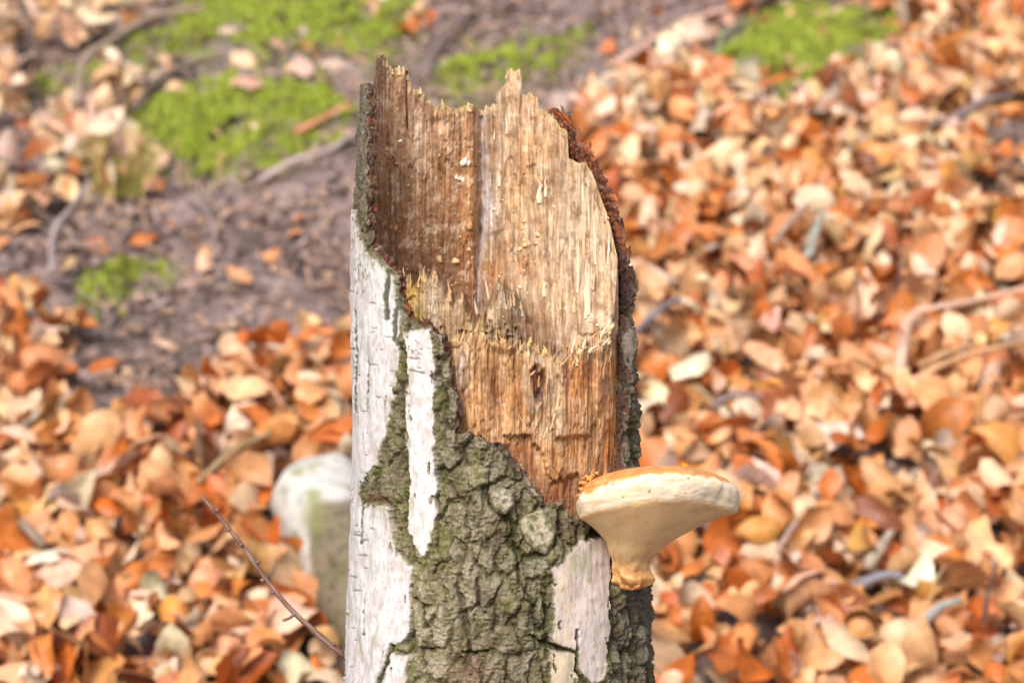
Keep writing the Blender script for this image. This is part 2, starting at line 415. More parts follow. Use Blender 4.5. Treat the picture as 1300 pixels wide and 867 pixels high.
# colour of the wood, rot stains and all
def wood_color(a, b, F1, F2):
    wa = a + 5 * fbm(a / 16, b / 40, 3, 80); wb = b + 14 * fbm(a / 14, b / 50, 3, 83)
    base = lin(208, 178, 142)
    c = np.ones(a.shape + (3,)) * base
    def mixin(col, m):
        nonlocal c
        m = np.clip(m, 0, 1)[..., None]; c = c * (1 - m) + np.array(col) * m
    def blob(ca, cb, ra, rb, col, s=1.0, p=1.0):
        d = ((wa - ca) / ra) ** 2 + ((wb - cb) / rb) ** 2
        mixin(col, s * np.exp(-d ** p))
    back = (1 - F1) * (1 - F2)
    fine = perlin(a / 2.2, b / 70, 90); fine2 = perlin(a / 6, b / 140, 91)
    left = (1 - sstep(604, 618, wa))
    mixin(lin(190, 150, 112), left)
    mixin(lin(164, 120, 82), left * sstep(170, 270, wb) * 0.8)
    mixin(lin(150, 104, 66), left * sstep(0.0, 0.6, fbm(a / 12, b / 60, 3, 92)) * 0.8)
    blob(560, 350, 70, 60, lin(120, 84, 58), .8)
    blob(490, 300, 22, 90, lin(112, 76, 52), .8)
    blob(598, 280, 14, 120, lin(168, 110, 62), .5)
    blob(497, 165, 12, 45, lin(165, 120, 82), .6)
    blob(530, 180, 14, 60, lin(214, 186, 156), .55)
    blob(592, 240, 14, 60, lin(196, 140, 88), .5)
    right = sstep(612, 625, wa)
    mixin(lin(216, 188, 152), right * sstep(690, 760, wa) * .5)
    mixin(lin(196, 152, 104), right * sstep(0.1, 0.5, fbm(a / 10, b / 70, 3, 94)) * .55)
    mixin(lin(186, 168, 140), right * sstep(0.15, 0.5, fbm(a / 9, b / 90, 3, 97)) * .55)
    blob(706, 330, 10, 110, lin(170, 148, 116), .6)
    blob(660, 160, 20, 40, lin(214, 180, 142), .7)
    blob(672, 195, 26, 45, lin(200, 148, 92), .6)
    blob(668, 255, 24, 35, lin(226, 188, 132), .7)
    blob(622, 345, 10, 22, lin(202, 138, 80), .8)
    blob(668, 335, 12, 16, lin(205, 150, 94), .7)
    blob(640, 330, 9, 40, lin(200, 150, 100), .5)
    blob(740, 360, 40, 55, lin(220, 190, 150), .45)
    mixin(lin(160, 122, 84), right * back * sstep(.05, .6, fbm(a / 8, b / 45, 4, 128)) * .6)
    mixin(lin(186, 138, 92), right * back * sstep(.1, .6, fbm(a / 20, b / 30, 3, 131)) * .5)
    blob(735, 280, 30, 60, lin(228, 206, 172), .5)
    # pale groove
    gd = line_d(wa, b, [(612, 140), (616, 200), (613, 250), (611, 300), (607, 345), (605, 392)])
    mixin(lin(214, 206, 198), .95 * np.exp(-(gd / 5.0) ** 2) * sstep(-.7, .0, perlin(a / 3, b / 25, 99)))
    blob(620, 262, 9, 34, lin(228, 220, 214), .9)
    blob(634, 180, 3, 60, lin(150, 138, 122), .6)
    # middle stubs
    mid = F2 * (1 - F1)
    mixin(lin(192, 160, 118), mid * .9)
    mixin(lin(222, 186, 96), mid * np.exp(-((wa - 522) / 16) ** 2) * .9)
    mixin(lin(196, 178, 150), mid * np.exp(-((wa - 553) / 14) ** 2) * .7)
    mixin(lin(150, 128, 96), mid * np.exp(-((wa - 584) / 10) ** 2) * .7)
    mixin(lin(150, 130, 104), mid * sstep(612, 630, wa) * .8)
    mixin(lin(112, 92, 68), mid * sstep(646, 652, wa) * (1 - sstep(662, 667, wa)) * .8)
    # low front face
    f = F1
    mixin(lin(194, 150, 104), f)
    mixin(lin(218, 178, 124), f * sstep(.05, .5, fbm(a / 9, b / 80, 3, 102)) * .8)
    mixin(lin(172, 116, 68), f * sstep(.1, .5, fbm(a / 10, b / 90, 3, 105)) * .7)
    def fb(ca, cb, ra, rb, col, s=1.0):
        d = ((wa - ca) / ra) ** 2 + ((wb - cb) / rb) ** 2
        mixin(col, f * s * np.exp(-d))
    fb(610, 418, 46, 14, lin(224, 196, 128), .9)
    fb(588, 455, 14, 26, lin(224, 190, 140), .7)
    fb(640, 455, 22, 28, lin(190, 146, 88), .6)
    fb(627, 490, 9, 34, lin(128, 78, 40), .9)
    fb(655, 500, 14, 30, lin(180, 122, 62), .6)
    fb(738, 480, 26, 36, lin(196, 128, 68), .9)
    fb(708, 500, 9, 60, lin(184, 166, 134), .8)
    fb(690, 545, 16, 18, lin(196, 170, 134), .7)
    fb(775, 560, 9, 60, lin(206, 118, 44), .9)
    fb(752, 540, 6, 50, lin(120, 84, 50), .6)
    fb(782, 480, 8, 60, lin(190, 128, 66), .7)
    fb(605, 530, 20, 20, lin(212, 160, 100), .6)
    fb(583, 510, 6, 40, lin(150, 86, 44), .8)
    fb(587, 470, 4.5, 20, lin(226, 212, 196), .95)
    kd = np.abs(np.sqrt(((a - 587) / 5.5) ** 2 + ((b - 471) / 24) ** 2) - 1)
    mixin(lin(110, 72, 46), f * np.exp(-(kd / .13) ** 2) * .8)
    fb(660, 585, 22, 26, lin(150, 84, 40), .9)
    fb(720, 580, 26, 28, lin(198, 142, 84), .6)
    fb(706, 628, 26, 26, lin(140, 78, 44), .9)
    fb(678, 628, 10, 22, lin(70, 42, 30), .95)
    fb(700, 655, 40, 16, lin(96, 58, 38), .9)
    fb(735, 640, 12, 26, lin(150, 92, 56), .8)
    kn = poly_sd(a, b, [(672, 470), (681, 459), (684, 473), (691, 467), (694, 478), (690, 505), (682, 518), (676, 500)])
    mixin(lin(98, 60, 46), f * sstep(-1, 2.5, kn + 1.5 * perlin(a / 4, b / 8, 108)))
    mixin(lin(188, 170, 140), f * np.exp(-((kn + 6) / 4) ** 2) * .7)
    # pale torn fibre ends along the edges of the steps
    e1 = np.exp(-((b - np.interp(a, T1[:, 0], T1[:, 1]) - 4) / 6) ** 2)
    mixin(lin(226, 204, 160), e1 * .7 * sstep(-.3, .4, perlin(a / 3, b / 8, 110)))
    mot = fbm(a / 15, b / 20, 4, 120); mot2 = fbm(a / 6, b / 14, 4, 124)
    mixin(lin(226, 202, 170), sstep(.15, .7, mot) * .5 * (1 - f * .4))
    mixin(lin(142, 104, 70), sstep(.15, .7, -mot) * .6)
    mixin(lin(160, 146, 124), sstep(.3, .8, mot2) * .45)
    pits_c = sstep(.38, .62, perlin(a / 5.2, b / 8, 33)) * (1 - f) * sstep(-.1, .5, perlin(a / 50, b / 60, 32)) * (1 - .75 * sstep(600, 625, a))
    mixin(lin(112, 78, 52), pits_c * .55)
    c = c * (1 + 0.30 * fine + 0.20 * fine2 + 0.10 * fbm(a / 5, b / 6, 3, 112))[..., None]
    sp = sstep(.42, .6, perlin(a / 3.1, b / 3.3, 114)) * sstep(0, .5, fbm(a / 40, b / 40, 2, 115)) * back
    mixin(lin(232, 208, 178), sp * .6)
    sd_ = sstep(.45, .6, perlin(a / 3.5, b / 5, 117)) * left * back
    mixin(lin(92, 62, 44), sd_ * .5)
    cr = sstep(.62, .8, ridged(a / 13, b / 220, 2, 118) * .7)
    mixin(lin(120, 84, 54), cr * .35)
    # sooty black-edged bits next to the bark on the left
    yl = np.exp(-((b - np.interp(a, TOP[:, 0], TOP[:, 1])) / 7) ** 2)
    mixin(lin(206, 180, 120), yl * .5)
    return np.clip(c, 0.004, 0.9)
wc = wood_color(aw, bw, F1, F2) * np.array([.765, .775, .84])
front_v = np.stack([xw, yw, zw], -1)
# rear of the standing shell
NR = 40
br = np.interp(np.linspace(0, 1, NR), [0, 1], [0, 1])[:, None]
bb2 = 720 + (btop[None, :] - 720) * br
c2, r2 = axis_cr(bb2); rw2 = r2 - BARK_IN
rear_v = np.stack([c2 + rw2 * sth[None, :], np.maximum(rw2 * cth[None, :], 0) + 0.0005, z_of(bb2, yb_col[None, :] * np.clip((520 - bb2) / 200, 0, 1))], -1)
rear_v[-1, :, 2] -= 0.002
nf = NT * NV
fr = grid_faces(NV, NT)
rr = grid_faces(NR, NT)[:, ::-1] + nf
ti = (NV - 1) * NT + np.arange(NT - 1); rj = nf + (NR - 1) * NT + np.arange(NT - 1)
bridge = np.stack([ti, ti + 1, rj + 1, rj], -1)
wv = np.concatenate([front_v.reshape(-1, 3), rear_v.reshape(-1, 3)])
wcol = np.concatenate([wc.reshape(-1, 3), np.tile(lin(190, 155, 115), (NR * NT, 1)) * .8])
wood_me = make_mesh('heartwood', to_stump(wv), np.concatenate([fr, rr, bridge]), wcol)
wood = obj('heartwood', wood_me, M_WOOD, stump)
tag(wood, 'torn amber and grey wood inside the hollow top')
AW, BW = aw.ravel(), bw.ravel(); WV = front_v.reshape(-1, 3)
def wood_at(a, b):
    return WV[np.argmin((AW - a) ** 2 + (BW - b) ** 2)].copy()

# ---- bark ----
TORN = [(380, 108), (463, 106), (467, 140), (466, 200), (467, 250), (464, 300), (474, 318), (490, 333), (506, 350), (511, 380), (520, 405), (545, 415), (562, 425), (568, 450), (574, 490),
        (581, 520), (578, 548), (600, 552), (640, 568), (662, 590), (676, 615), (690, 635), (715, 640), (728, 655), (745, 662), (780, 640), (790, 600), (795, 560), (796, 500), (798, 450), (801, 400),
        (804, 345), (812, 310), (920, 290), (920, 3000), (380, 3000)]
BTOP = np.array([(380, 112), (462, 110), (475, 118), (500, 112), (520, 128), (550, 150), (600, 150), (640, 150), (690, 152), (697, 146), (701, 137), (712, 142), (724, 144), (727, 168),
                 (735, 181), (756, 195), (761, 206), (767, 221), (775, 238), (781, 260), (788, 276), (795, 302), (799, 328), (806, 345), (900, 360)], float)
WHITE = [[(425, 262), (451, 268), (455, 296), (464, 320), (482, 334), (500, 352), (507, 380), (509, 404), (508, 429), (509, 449), (504, 491), (495, 536), (481, 588), (468, 602), (460, 616), (459, 655), (425, 660)],
         [(425, 612), (455, 618), (462, 639), (493, 642), (498, 677), (509, 706), (525, 720), (523, 768), (518, 812), (497, 820), (481, 867), (474, 900), (425, 1300)],
         [(512, 421), (548, 418), (553, 465), (553, 504), (552, 588), (556, 610), (556, 652), (541, 710), (532, 700), (518, 668), (522, 610), (520, 588), (518, 552), (514, 520), (519, 478), (517, 439)],
         [(498, 829), (517, 831), (517, 868), (510, 930), (484, 930), (487, 862)],
         [(700, 723), (711, 713), (738, 687), (770, 681), (775, 697), (772, 768), (774, 813), (762, 862), (750, 868), (735, 850), (733, 828), (702, 815), (703, 768)],
         [(699, 824), (728, 830), (731, 852), (736, 900), (700, 900)]]
th = np.radians(np.concatenate([np.linspace(-180, -135, 16)[:-1], np.linspace(-135, -95, 50)[:-1], np.linspace(-95, 95, 560)[:-1], np.linspace(95, 160, 130)[:-1], np.linspace(160, 180, 10)]))
brow = np.concatenate([np.linspace(2640, 1000, 42)[:-1], np.linspace(1000, 880, 40)[:-1], np.linspace(880, 95, 640)])
TH, BR = np.meshgrid(th, brow)
cb, rb = axis_cr(BR)
zb = z_of(BR)
W = TH * 188.0; V = BR                                # unrolled surface, survey units
def bark_pos(r):
    return cb + r * np.sin(TH), -r * np.cos(TH), zb
ab, bbk = project(*bark_pos(rb))
frontm = np.abs(TH) < np.pi / 2
jag = 2.0 * perlin(W / 5, V / 5, 200) + 4 * perlin(W / 13, V / 12, 201) + .6 * perlin(W / 2.2, V / 2.2, 202)
graze = np.clip(np.abs(np.cos(TH)) * 1.2, .22, 1)
g2 = np.clip(np.abs(np.cos(TH)) ** 1.5 * 1.5, .06, 1)
jag = jag * g2 + np.where(frontm, 2.0 * perlin(W / 40, V / 26, 205) * (1 - g2), 5 * perlin(W / 30, V / 24, 203) + 6 * perlin(W / 12, V / 10, 204) + 1 * perlin(W / 5, V / 5, 206) * g2)
sdf = poly_sd(ab, bbk, TORN)
sdb = bbk - np.interp(ab, BTOP[:, 0], BTOP[:, 1])
mask = np.where(frontm, sdf, sdb) + jag
# surface relief
wx = W + 6 * fbm(W / 22, V / 30, 3, 210); wy = V + 10 * fbm(W / 22, V / 30, 3, 215)
f1a, f2a, ida = worley(wx / 30, wy / 44, 1)
f1b, f2b, idb = worley(wx / 12, wy / 15, 2)
crackA = f2a - f1a; crackB = f2b - f1b
rid = ridged(wx / 26, wy / 60, 4, 220)
fine = fbm(W / 4.2, V / 4.2, 4, 230)
mid_ = fbm(W / 11, V / 14, 4, 235)
h = 6.2 * sstep(0.0, 0.30, crackA) + 1.8 * sstep(0, .25, crackB) * sstep(.3, .7, idb) + 2.2 * (ida - .5) * 2 + 1.5 * rid + 1.5 * mid_ + 1.5 * fine + 1.2 * fbm(W / 13, V / 3.2, 3, 238) + 6.0 * fbm(W / 55, V / 75, 3, 239) - 6
# vertical furrows at the right side
rightm = sstep(774, 786, ab) * sstep(300, 360, bbk)
h = h - rightm * .9 * fine
h = h + rightm * (3.0 * ridged(W / 9, V / 60, 3, 240) - 1)
h = h - 5.5 * sstep(.5, .85, ridged(W / 46 + .25 * perlin(W / 30, V / 40, 246), V / 190, 2, 243) * .66)
upper = sstep(360, 300, bbk); h = h * (1 - .55 * upper)
# white strips
def wsd(poly):
    return poly_sd(ab, bbk, poly) + 3.0 * perlin(W / 9, V / 13, 250) + 1.2 * perlin(W / 4, V / 4, 251) + .4 * perlin(W / 2, V / 2, 252)
ws = [np.where(frontm | (np.abs(TH) < 1.75), wsd(p), -99.) for p in WHITE]
wall = np.max(np.stack(ws), 0)
wall = wall - 14 * sstep(455, 446, ab) * sstep(.15, .45, fbm(W / 12, V / 15, 3, 253)) - 8 * sstep(.55, .7, fbm(W / 13, V / 30, 3, 254))
wm = sstep(-0.8, 1.2, wall)
hw = 2.4 + 1.4 * fbm(W / 30, V / 46, 3, 255) + 0.10 * fine + 1.2 * np.exp(-np.maximum(wall, 0) / 3.5) + .35 * fbm(W / 5, V / 40, 3, 257)
h = h * (1 - wm) + hw * wm
trench = np.exp(-((wall + 4) / 4) ** 2)
h = h - 1.5 * trench
CR_SHADE = [([(459, 612), (462, 640), (460, 690)], 1.0, 4), ([(465, 760), (464, 805)], .9, 3), ([(452, 395), (455, 440), (453, 520)], 1.3, 4), ([(469, 455), (468, 520)], .8, 3),
      ([(497, 818), (493, 838), (480, 868)], 2.2, 7), ([(617, 600), (618, 628), (621, 640)], 1.6, 6), ([(585, 828), (600, 830), (620, 826)], 1.7, 7), ([(672, 806), (690, 815), (702, 819), (730, 827)], 1.8, 7),
      ([(731, 800), (733, 828), (730, 850), (742, 866)], 1.7, 7), ([(551, 728), (556, 715), (572, 708)], 1.8, 7), ([(537, 765), (540, 795)], 2.4, 8), ([(530, 822), (548, 826)], 1.6, 6),
      ([(640, 650), (652, 668), (648, 690), (668, 708), (690, 700), (702, 688)], 5, 9), ([(690, 755), (694, 780), (688, 800)], 2.5, 7), ([(655, 690), (660, 740), (680, 770)], 2, 5),  # first polyline: shade below the bark plate, carved and painted dark
      ([(495, 346), (491, 375), (492, 404)], 3.0, 3), ([(509, 372), (503, 400), (502, 430), (510, 440)], 2.8, 3), ([(800, 500), (806, 600)], 2, 5), ([(800, 760), (806, 860)], 2, 6), ([(815, 750), (819, 867)], 2, 5)]
crk_shade = np.zeros_like(h)
for pts, wd, dep in CR_SHADE:
    d = line_d(ab + 2 * perlin(W / 7, V / 7, 260), bbk + 1.5 * perlin(W / 5, V / 5, 261), pts)
    e = np.exp(-(d / wd) ** 2) * frontm
    h = h - dep * e; crk_shade = np.maximum(crk_shade, e)
# bark plates that stand proud (cream islands)
PLATE = [[(620, 622), (634, 618), (652, 626), (650, 644), (642, 652), (630, 648), (622, 636)]]
for p in PLATE:
    s = wsd(p); h = h + 4 * sstep(-1, 3, s) * frontm
# lenticels
lent = np.zeros_like(h)
def dash(ca, cb_, ln, tk, tilt):
    i0 = np.searchsorted(-brow, -(cb_ + 14)); i1 = np.searchsorted(-brow, -(cb_ - 14))
    A = ab[i0:i1]; B = bbk[i0:i1]
    dA, dB = A - ca, B - cb_
    u = dA * math.cos(tilt) + dB * math.sin(tilt); v = -dA * math.sin(tilt) + dB * math.cos(tilt) + 0.8 * perlin(A / 3, B / 3, 270)
    m = np.exp(-(np.abs(u) / (ln / 2)) ** 4 - (v / tk) ** 2) * frontm[i0:i1]
    lent[i0:i1] = np.maximum(lent[i0:i1], m)
lr = random.Random(11)
for k in range(230):
    p = WHITE[lr.choice([0, 0, 0, 1, 1, 1, 2, 2, 4, 4, 3, 5])]
    xs = [q[0] for q in p]; ys = [q[1] for q in p]
    dash(lr.uniform(max(440, min(xs)), max(xs)), lr.uniform(min(ys), min(880, max(ys))), lr.choice([3, 4, 5, 7, 9, 12]), lr.uniform(.55, 1.05), lr.uniform(-.1, .25))
for (a0, b0, ln) in ((525, 455, 17), (524, 470, 12), (533, 472, 14), (530, 455, 10), (519, 531, 16), (540, 540, 14), (521, 660, 14), (523, 677, 12), (527, 690, 14), (735, 753, 26), (756, 783, 22), (748, 802, 20), (765, 708, 16), (744, 815, 12)):
    dash(a0, b0, ln, 1.0, .08)
lent = lent * sstep(1, 4, wall)
h = h - 1.3 * lent
r_out = rb + h * U
xo, yo, zo = bark_pos(r_out)
# colours
def mixc(c, col, m):
    m = np.clip(m, 0, 1)[..., None]; return c * (1 - m) + np.asarray(col) * m
bc = np.ones(TH.shape + (3,)) * lin(150, 142, 118)
bc = mixc(bc, lin(176, 166, 142), sstep(0, .7, mid_) * .7)
bc = mixc(bc, lin(116, 111, 70), sstep(-.4, .45, fbm(W / 18, V / 22, 4, 280)) * .85)
bc = mixc(bc, lin(130, 130, 70), sstep(.15, .65, fbm(W / 9, V / 9, 4, 284)) * .45)
bc = mixc(bc, lin(186, 176, 156), sstep(.25, .7, fbm(W / 8, V / 5, 4, 288)) * .55)
bc = mixc(bc, lin(196, 186, 164), sstep(.5, .8, ida) * sstep(.1, .4, crackA) * .45)
bc = mixc(bc, lin(150, 112, 92), np.exp(-(((ab - 600) / 26) ** 2 + ((bbk - 850) / 22) ** 2)) * .7)
bc = mixc(bc, lin(112, 104, 92), rightm * .7)
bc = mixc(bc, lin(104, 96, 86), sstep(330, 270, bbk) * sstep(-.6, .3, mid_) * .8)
bc = mixc(bc, lin(146, 138, 124), rightm * sstep(0, .5, fine) * .6)
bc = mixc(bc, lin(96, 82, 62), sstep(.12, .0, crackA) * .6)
bc = mixc(bc, lin(172, 164, 144), sstep(.0, .6, fbm(W / 14, V / 3.4, 3, 238)) * .45)
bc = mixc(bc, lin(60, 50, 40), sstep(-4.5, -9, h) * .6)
bc = mixc(bc, lin(104, 110, 52), np.exp(-((wall + 7) / 6) ** 2) * sstep(-.4, .3, perlin(W / 9, V / 14, 290)) * .8)
for p in PLATE:
    bc = mixc(bc, lin(196, 188, 172), sstep(0, 3, wsd(p)) * frontm * .9)
bc = mixc(bc, lin(120, 84, 66), np.exp(-(((ab - 478) / 18) ** 2 + ((bbk - 632) / 7) ** 2)) * .9)     # brown rotten collar between the strips
bc = mixc(bc, lin(92, 64, 54), np.exp(-(((ab - 740) / 34) ** 2 + ((bbk - 668) / 12) ** 2)) * .7)
wcolr = np.ones_like(bc) * lin(213, 211, 212)
wcolr = mixc(wcolr, lin(184, 180, 178), sstep(.0, .7, fbm(W / 14, V / 30, 4, 300)) * .6)
wcolr = mixc(wcolr, lin(160, 154, 136), sstep(.25, .7, fbm(W / 8, V / 12, 4, 304)) * .45)
wcolr = mixc(wcolr, lin(206, 196, 166), np.maximum(sstep(-.3, .4, perlin(W / 16, V / 22, 307)) * sstep(690, 700, ab) * sstep(745, 720, ab), 0) * .8)
wcolr = mixc(wcolr, lin(204, 192, 156), sstep(1, 3, np.maximum(ws[5], -9)) * .9)
wcolr = mixc(wcolr, lin(206, 180, 166), sstep(695, 705, ab) * .45)
wcolr = mixc(wcolr, lin(128, 128, 78), sstep(.45, .75, fbm(W / 11, V / 16, 4, 309)) * .55 * sstep(690, 700, ab))
wcolr = mixc(wcolr, lin(186, 164, 156), sstep(.2, .8, fbm(W / 26, V / 34, 3, 317)) * .5)
wcolr = mixc(wcolr, lin(150, 150, 120), sstep(.3, .8, fbm(W / 20, V / 60, 4, 319)) * .6)
wcolr = mixc(wcolr, lin(124, 124, 72), np.exp(-(((ab - 460) / 16) ** 2 + ((bbk - 345) / 22) ** 2)) * sstep(-.2, .5, fbm(W / 7, V / 9, 3, 312)) * .9)
wcolr = mixc(wcolr, lin(150, 140, 112), np.exp(-np.maximum(wall, 0) / 2.2) * .6)
wcolr = mixc(wcolr, lin(92, 88, 62), lent * .9)
wcolr = mixc(wcolr, lin(120, 116, 84), sstep(.52, .66, perlin(W / 2.2, V / 7, 315)) * .35)
bc = mixc(bc, lin(98, 84, 58), sstep(-.2, .6, fbm(W / 34, V / 42, 3, 318)) * .5)
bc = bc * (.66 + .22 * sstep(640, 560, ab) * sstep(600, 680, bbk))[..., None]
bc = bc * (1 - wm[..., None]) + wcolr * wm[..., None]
bc = mixc(bc, lin(70, 72, 40), sstep(.05, .6, crk_shade + .12 * fine * (crk_shade > .01)) * .92)  # dark olive in the cracks and in the painted shade below the plate
torn_e = np.exp(-np.maximum(mask, 0) / 4)
bc = mixc(bc, lin(150, 134, 122), torn_e * .5 * sstep(-.5, .3, perlin(W / 4, V / 4, 320)))
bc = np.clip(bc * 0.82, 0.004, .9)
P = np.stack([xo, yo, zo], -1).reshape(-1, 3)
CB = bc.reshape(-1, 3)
faces = grid_faces(len(brow), len(th))
mk = (mask > 0).ravel()
keep = mk[faces].all(1)
faces = faces[keep]
owner = np.argmax(np.stack([x.ravel() for x in ws]), 0)
inw = (wall.ravel() > 0.2)
fw_ = inw[faces].all(1)
own_f = owner[faces[:, 0]]
# inner side of the bark and its torn edge
NP = len(P)
rin = rb - BARK_IN * (0.85 + 0.15 * perlin(W / 6, V / 7, 330)) + 1.2 * U * fine
rin_ = rin
xi_, yi_, zi_ = bark_pos(rin)
PI_ = np.stack([xi_, yi_, zi_ - 1.5 * U * (1 + perlin(W / 3, V / 3, 331))], -1).reshape(-1, 3)
ic = np.ones(TH.shape + (3,)) * lin(124, 72, 52)
ic = mixc(ic, lin(84, 52, 44), sstep(-.3, .4, fbm(W / 7, V / 9, 3, 335)))
ic = mixc(ic, lin(176, 98, 56), sstep(.1, .6, fbm(W / 9, V / 9, 3, 338)) * sstep(1.4, 1.7, TH) * .9)
ic = mixc(ic, lin(150, 130, 118), sstep(.35, .7, fbm(W / 3, V / 4, 3, 341)) * .5)
ic = mixc(ic, lin(92, 76, 60), sstep(-.9, -1.2, TH) * .75)
ic = mixc(ic, lin(66, 52, 46), sstep(.9, 1.2, TH) * sstep(280, 350, bbk) * .95)
ic_ = np.clip(ic * .85, .004, .9); ic = ic_.reshape(-1, 3)
e = np.concatenate([faces[:, [0, 1]], faces[:, [1, 2]], faces[:, [2, 3]], faces[:, [3, 0]]])
key = np.sort(e, 1); key = key[:, 0].astype(np.int64) * NP + key[:, 1]
uq, idx, cnt = np.unique(key, return_index=True, return_counts=True)
be = e[idx[cnt == 1]]
brf = BR.ravel()
be = be[(brf[be[:, 0]] < 860)]
be = be[np.abs(TH.ravel()[be[:, 0]]) < 3.1]
# strip of three rings from the outer edge to the inner one, ragged in the middle
DELTA = np.zeros_like(P); bidx = np.unique(be)
Q0 = P.copy(); Q = P.copy()
nbs = np.zeros_like(P); ncount = np.zeros(NP)
np.add.at(ncount, be[:, 0], 1); np.add.at(ncount, be[:, 1], 1)
for _ in range(6):
    nbs[:] = 0
    np.add.at(nbs, be[:, 0], Q[be[:, 1]]); np.add.at(nbs, be[:, 1], Q[be[:, 0]])
    two = bidx[ncount[bidx] >= 2]
    Q[two] = .4 * Q[two] + .6 * nbs[two] / ncount[two][:, None]
DELTA[bidx] = Q[bidx] - Q0[bidx]
P = Q
NRING = 9
rings, rcols, strips = [], [], []
for q in range(1, NRING):
    tq_ = q / (NRING - 1)
    LN = V + .9 * W
    cr1 = perlin(LN * 0 + tq_ * 5, LN / 26, 350) + .9 * perlin(LN * 0 + tq_ * 5 + 3, LN / 7, 352) + .5 * perlin(LN * 0 + tq_ * 9, LN / 4, 353)
    cr2 = .6 * perlin(LN * 0 + tq_ * 4, LN / 15, 354) + .3 * perlin(LN * 0 + tq_ * 8, LN / 6, 356)
    amp = 3.6 * math.sin(math.pi * min(1, tq_ * 1.15) * .9)
    rq = r_out + (rin_ - r_out) * tq_ + .6 * U * cr2
    tsh = np.where(TH < 0, 1, -1) * amp * U * cr1
    xq = cb + rq * np.sin(TH) + tsh * np.cos(TH); yq = -rq * np.cos(TH) + tsh * np.sin(TH)
    zq = zb + amp * U * cr2 - 1.0 * U * tq_
    rings.append(np.stack([xq, yq, zq], -1).reshape(-1, 3) + DELTA)
    mm_ = np.clip(1 - tq_ * 3.0 + .7 * cr1, 0, 1)[..., None]
    mm_ = np.maximum(mm_, np.clip(.9 * sstep(.25, .8, perlin(LN * 0 + tq_ * 8, LN / 7, 358)), 0, 1)[..., None])
    rcols.append(np.clip(ic_ * (1 - mm_) * (1 + .25 * cr2[..., None]) + bc * .8 * mm_, .004, .9).reshape(-1, 3))
    strips.append(np.stack([be[:, 1] + (q - 1) * NP, be[:, 0] + (q - 1) * NP, be[:, 0] + q * NP, be[:, 1] + q * NP], -1))
sel_in = faces[(brf[faces[:, 0]] < 470)]
inner = sel_in[:, ::-1] + NRING * NP
ALLV = np.concatenate([P] + rings + [PI_]); ALLC = np.concatenate([CB] + rcols + [ic])
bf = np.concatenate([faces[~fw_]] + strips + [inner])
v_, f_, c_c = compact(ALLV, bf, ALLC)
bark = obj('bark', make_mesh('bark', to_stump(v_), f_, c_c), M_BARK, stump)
tag(bark, 'rough grey-green fissured bark with a torn reddish edge')
for k in range(len(WHITE)):
    fk = faces[fw_ & (own_f == k)]
    if len(fk) == 0: continue
    v_, f_, c_c = compact(P, fk, CB)
    o = obj('white_bark_strip', make_mesh('white_bark_strip', to_stump(v_), f_, c_c), M_WHITE, bark)
BAW, BBW = ab.ravel(), bbk.ravel(); FRT = frontm.ravel()
def bark_at(a, b):
    d = (BAW - a) ** 2 + (BBW - b) ** 2 + np.where(FRT, 0, 1e9)
    i = np.argmin(d); t = TH.ravel()[i]
    return P[i].copy(), np.array([math.sin(t), -math.cos(t), 0.0])

# loose bark flakes that stand off the rough bark
def slab_mesh(name, outline, thick, col, col2, seed, bumpy=1.0, bend=0.0):
    """outline (m, in its own plane x,z); front faces -y"""
    o = np.array(outline); cx, cz = o.mean(0)
    n = 26
    lo, hi = o.min(0), o.max(0)
    gx_ = np.linspace(lo[0], hi[0], n); gz_ = np.linspace(lo[1], hi[1], n)
    GXX, GZZ = np.meshgrid(gx_, gz_)
    s = poly_sd(GXX / U, GZZ / U, [(p[0] / U, p[1] / U) for p in outline])
    # pull the outside points onto the outline's inside
    pull = np.clip(-s, 0, None)
    dx, dz = cx - GXX, cz - GZZ; dl = np.hypot(dx, dz) + 1e-9
    GXX = GXX + dx / dl * pull * U * 1.02; GZZ = GZZ + dz / dl * pull * U * 1.02
    s2 = poly_sd(GXX / U, GZZ / U, [(p[0] / U, p[1] / U) for p in outline])
    nz = fbm(GXX / U / 7 + seed * 9, GZZ / U / 7, 4, 400 + seed)
    yf = -thick * sstep(-1, 4, s2) - bumpy * 1.6 * U * nz + bend * ((GXX - cx) ** 2)
    v = np.concatenate([np.stack([GXX, yf, GZZ], -1).reshape(-1, 3), np.stack([GXX, 0 * yf + thick * .3, GZZ], -1).reshape(-1, 3)])
    m = sstep(-.2, .5, nz + .6 * perlin(GXX / U / 12, GZZ / U / 12, 410 + seed)).reshape(-1, 1)
    edge = np.exp(-np.clip(s2, 0, None) / 2.5).reshape(-1, 1) * .7
    c = np.array(col) * (1 - m) + np.array(col2) * m
    c = c * (1 - edge) + lin(120, 110, 84) * edge
    c = np.concatenate([c, c * .5]) * .62
    f = grid_faces(n, n)
    # side wall around the grid border
    bd = np.concatenate([np.arange(n), np.arange(2 * n - 1, n * n, n), np.arange(n * n - 2, n * n - n - 1, -1), np.arange(n * (n - 2), 0, -n)])
    b2 = np.roll(bd, -1)
    side = np.stack([bd, bd + n * n, b2 + n * n, b2], -1)
    return make_mesh(name, v, np.concatenate([f, side]), c)
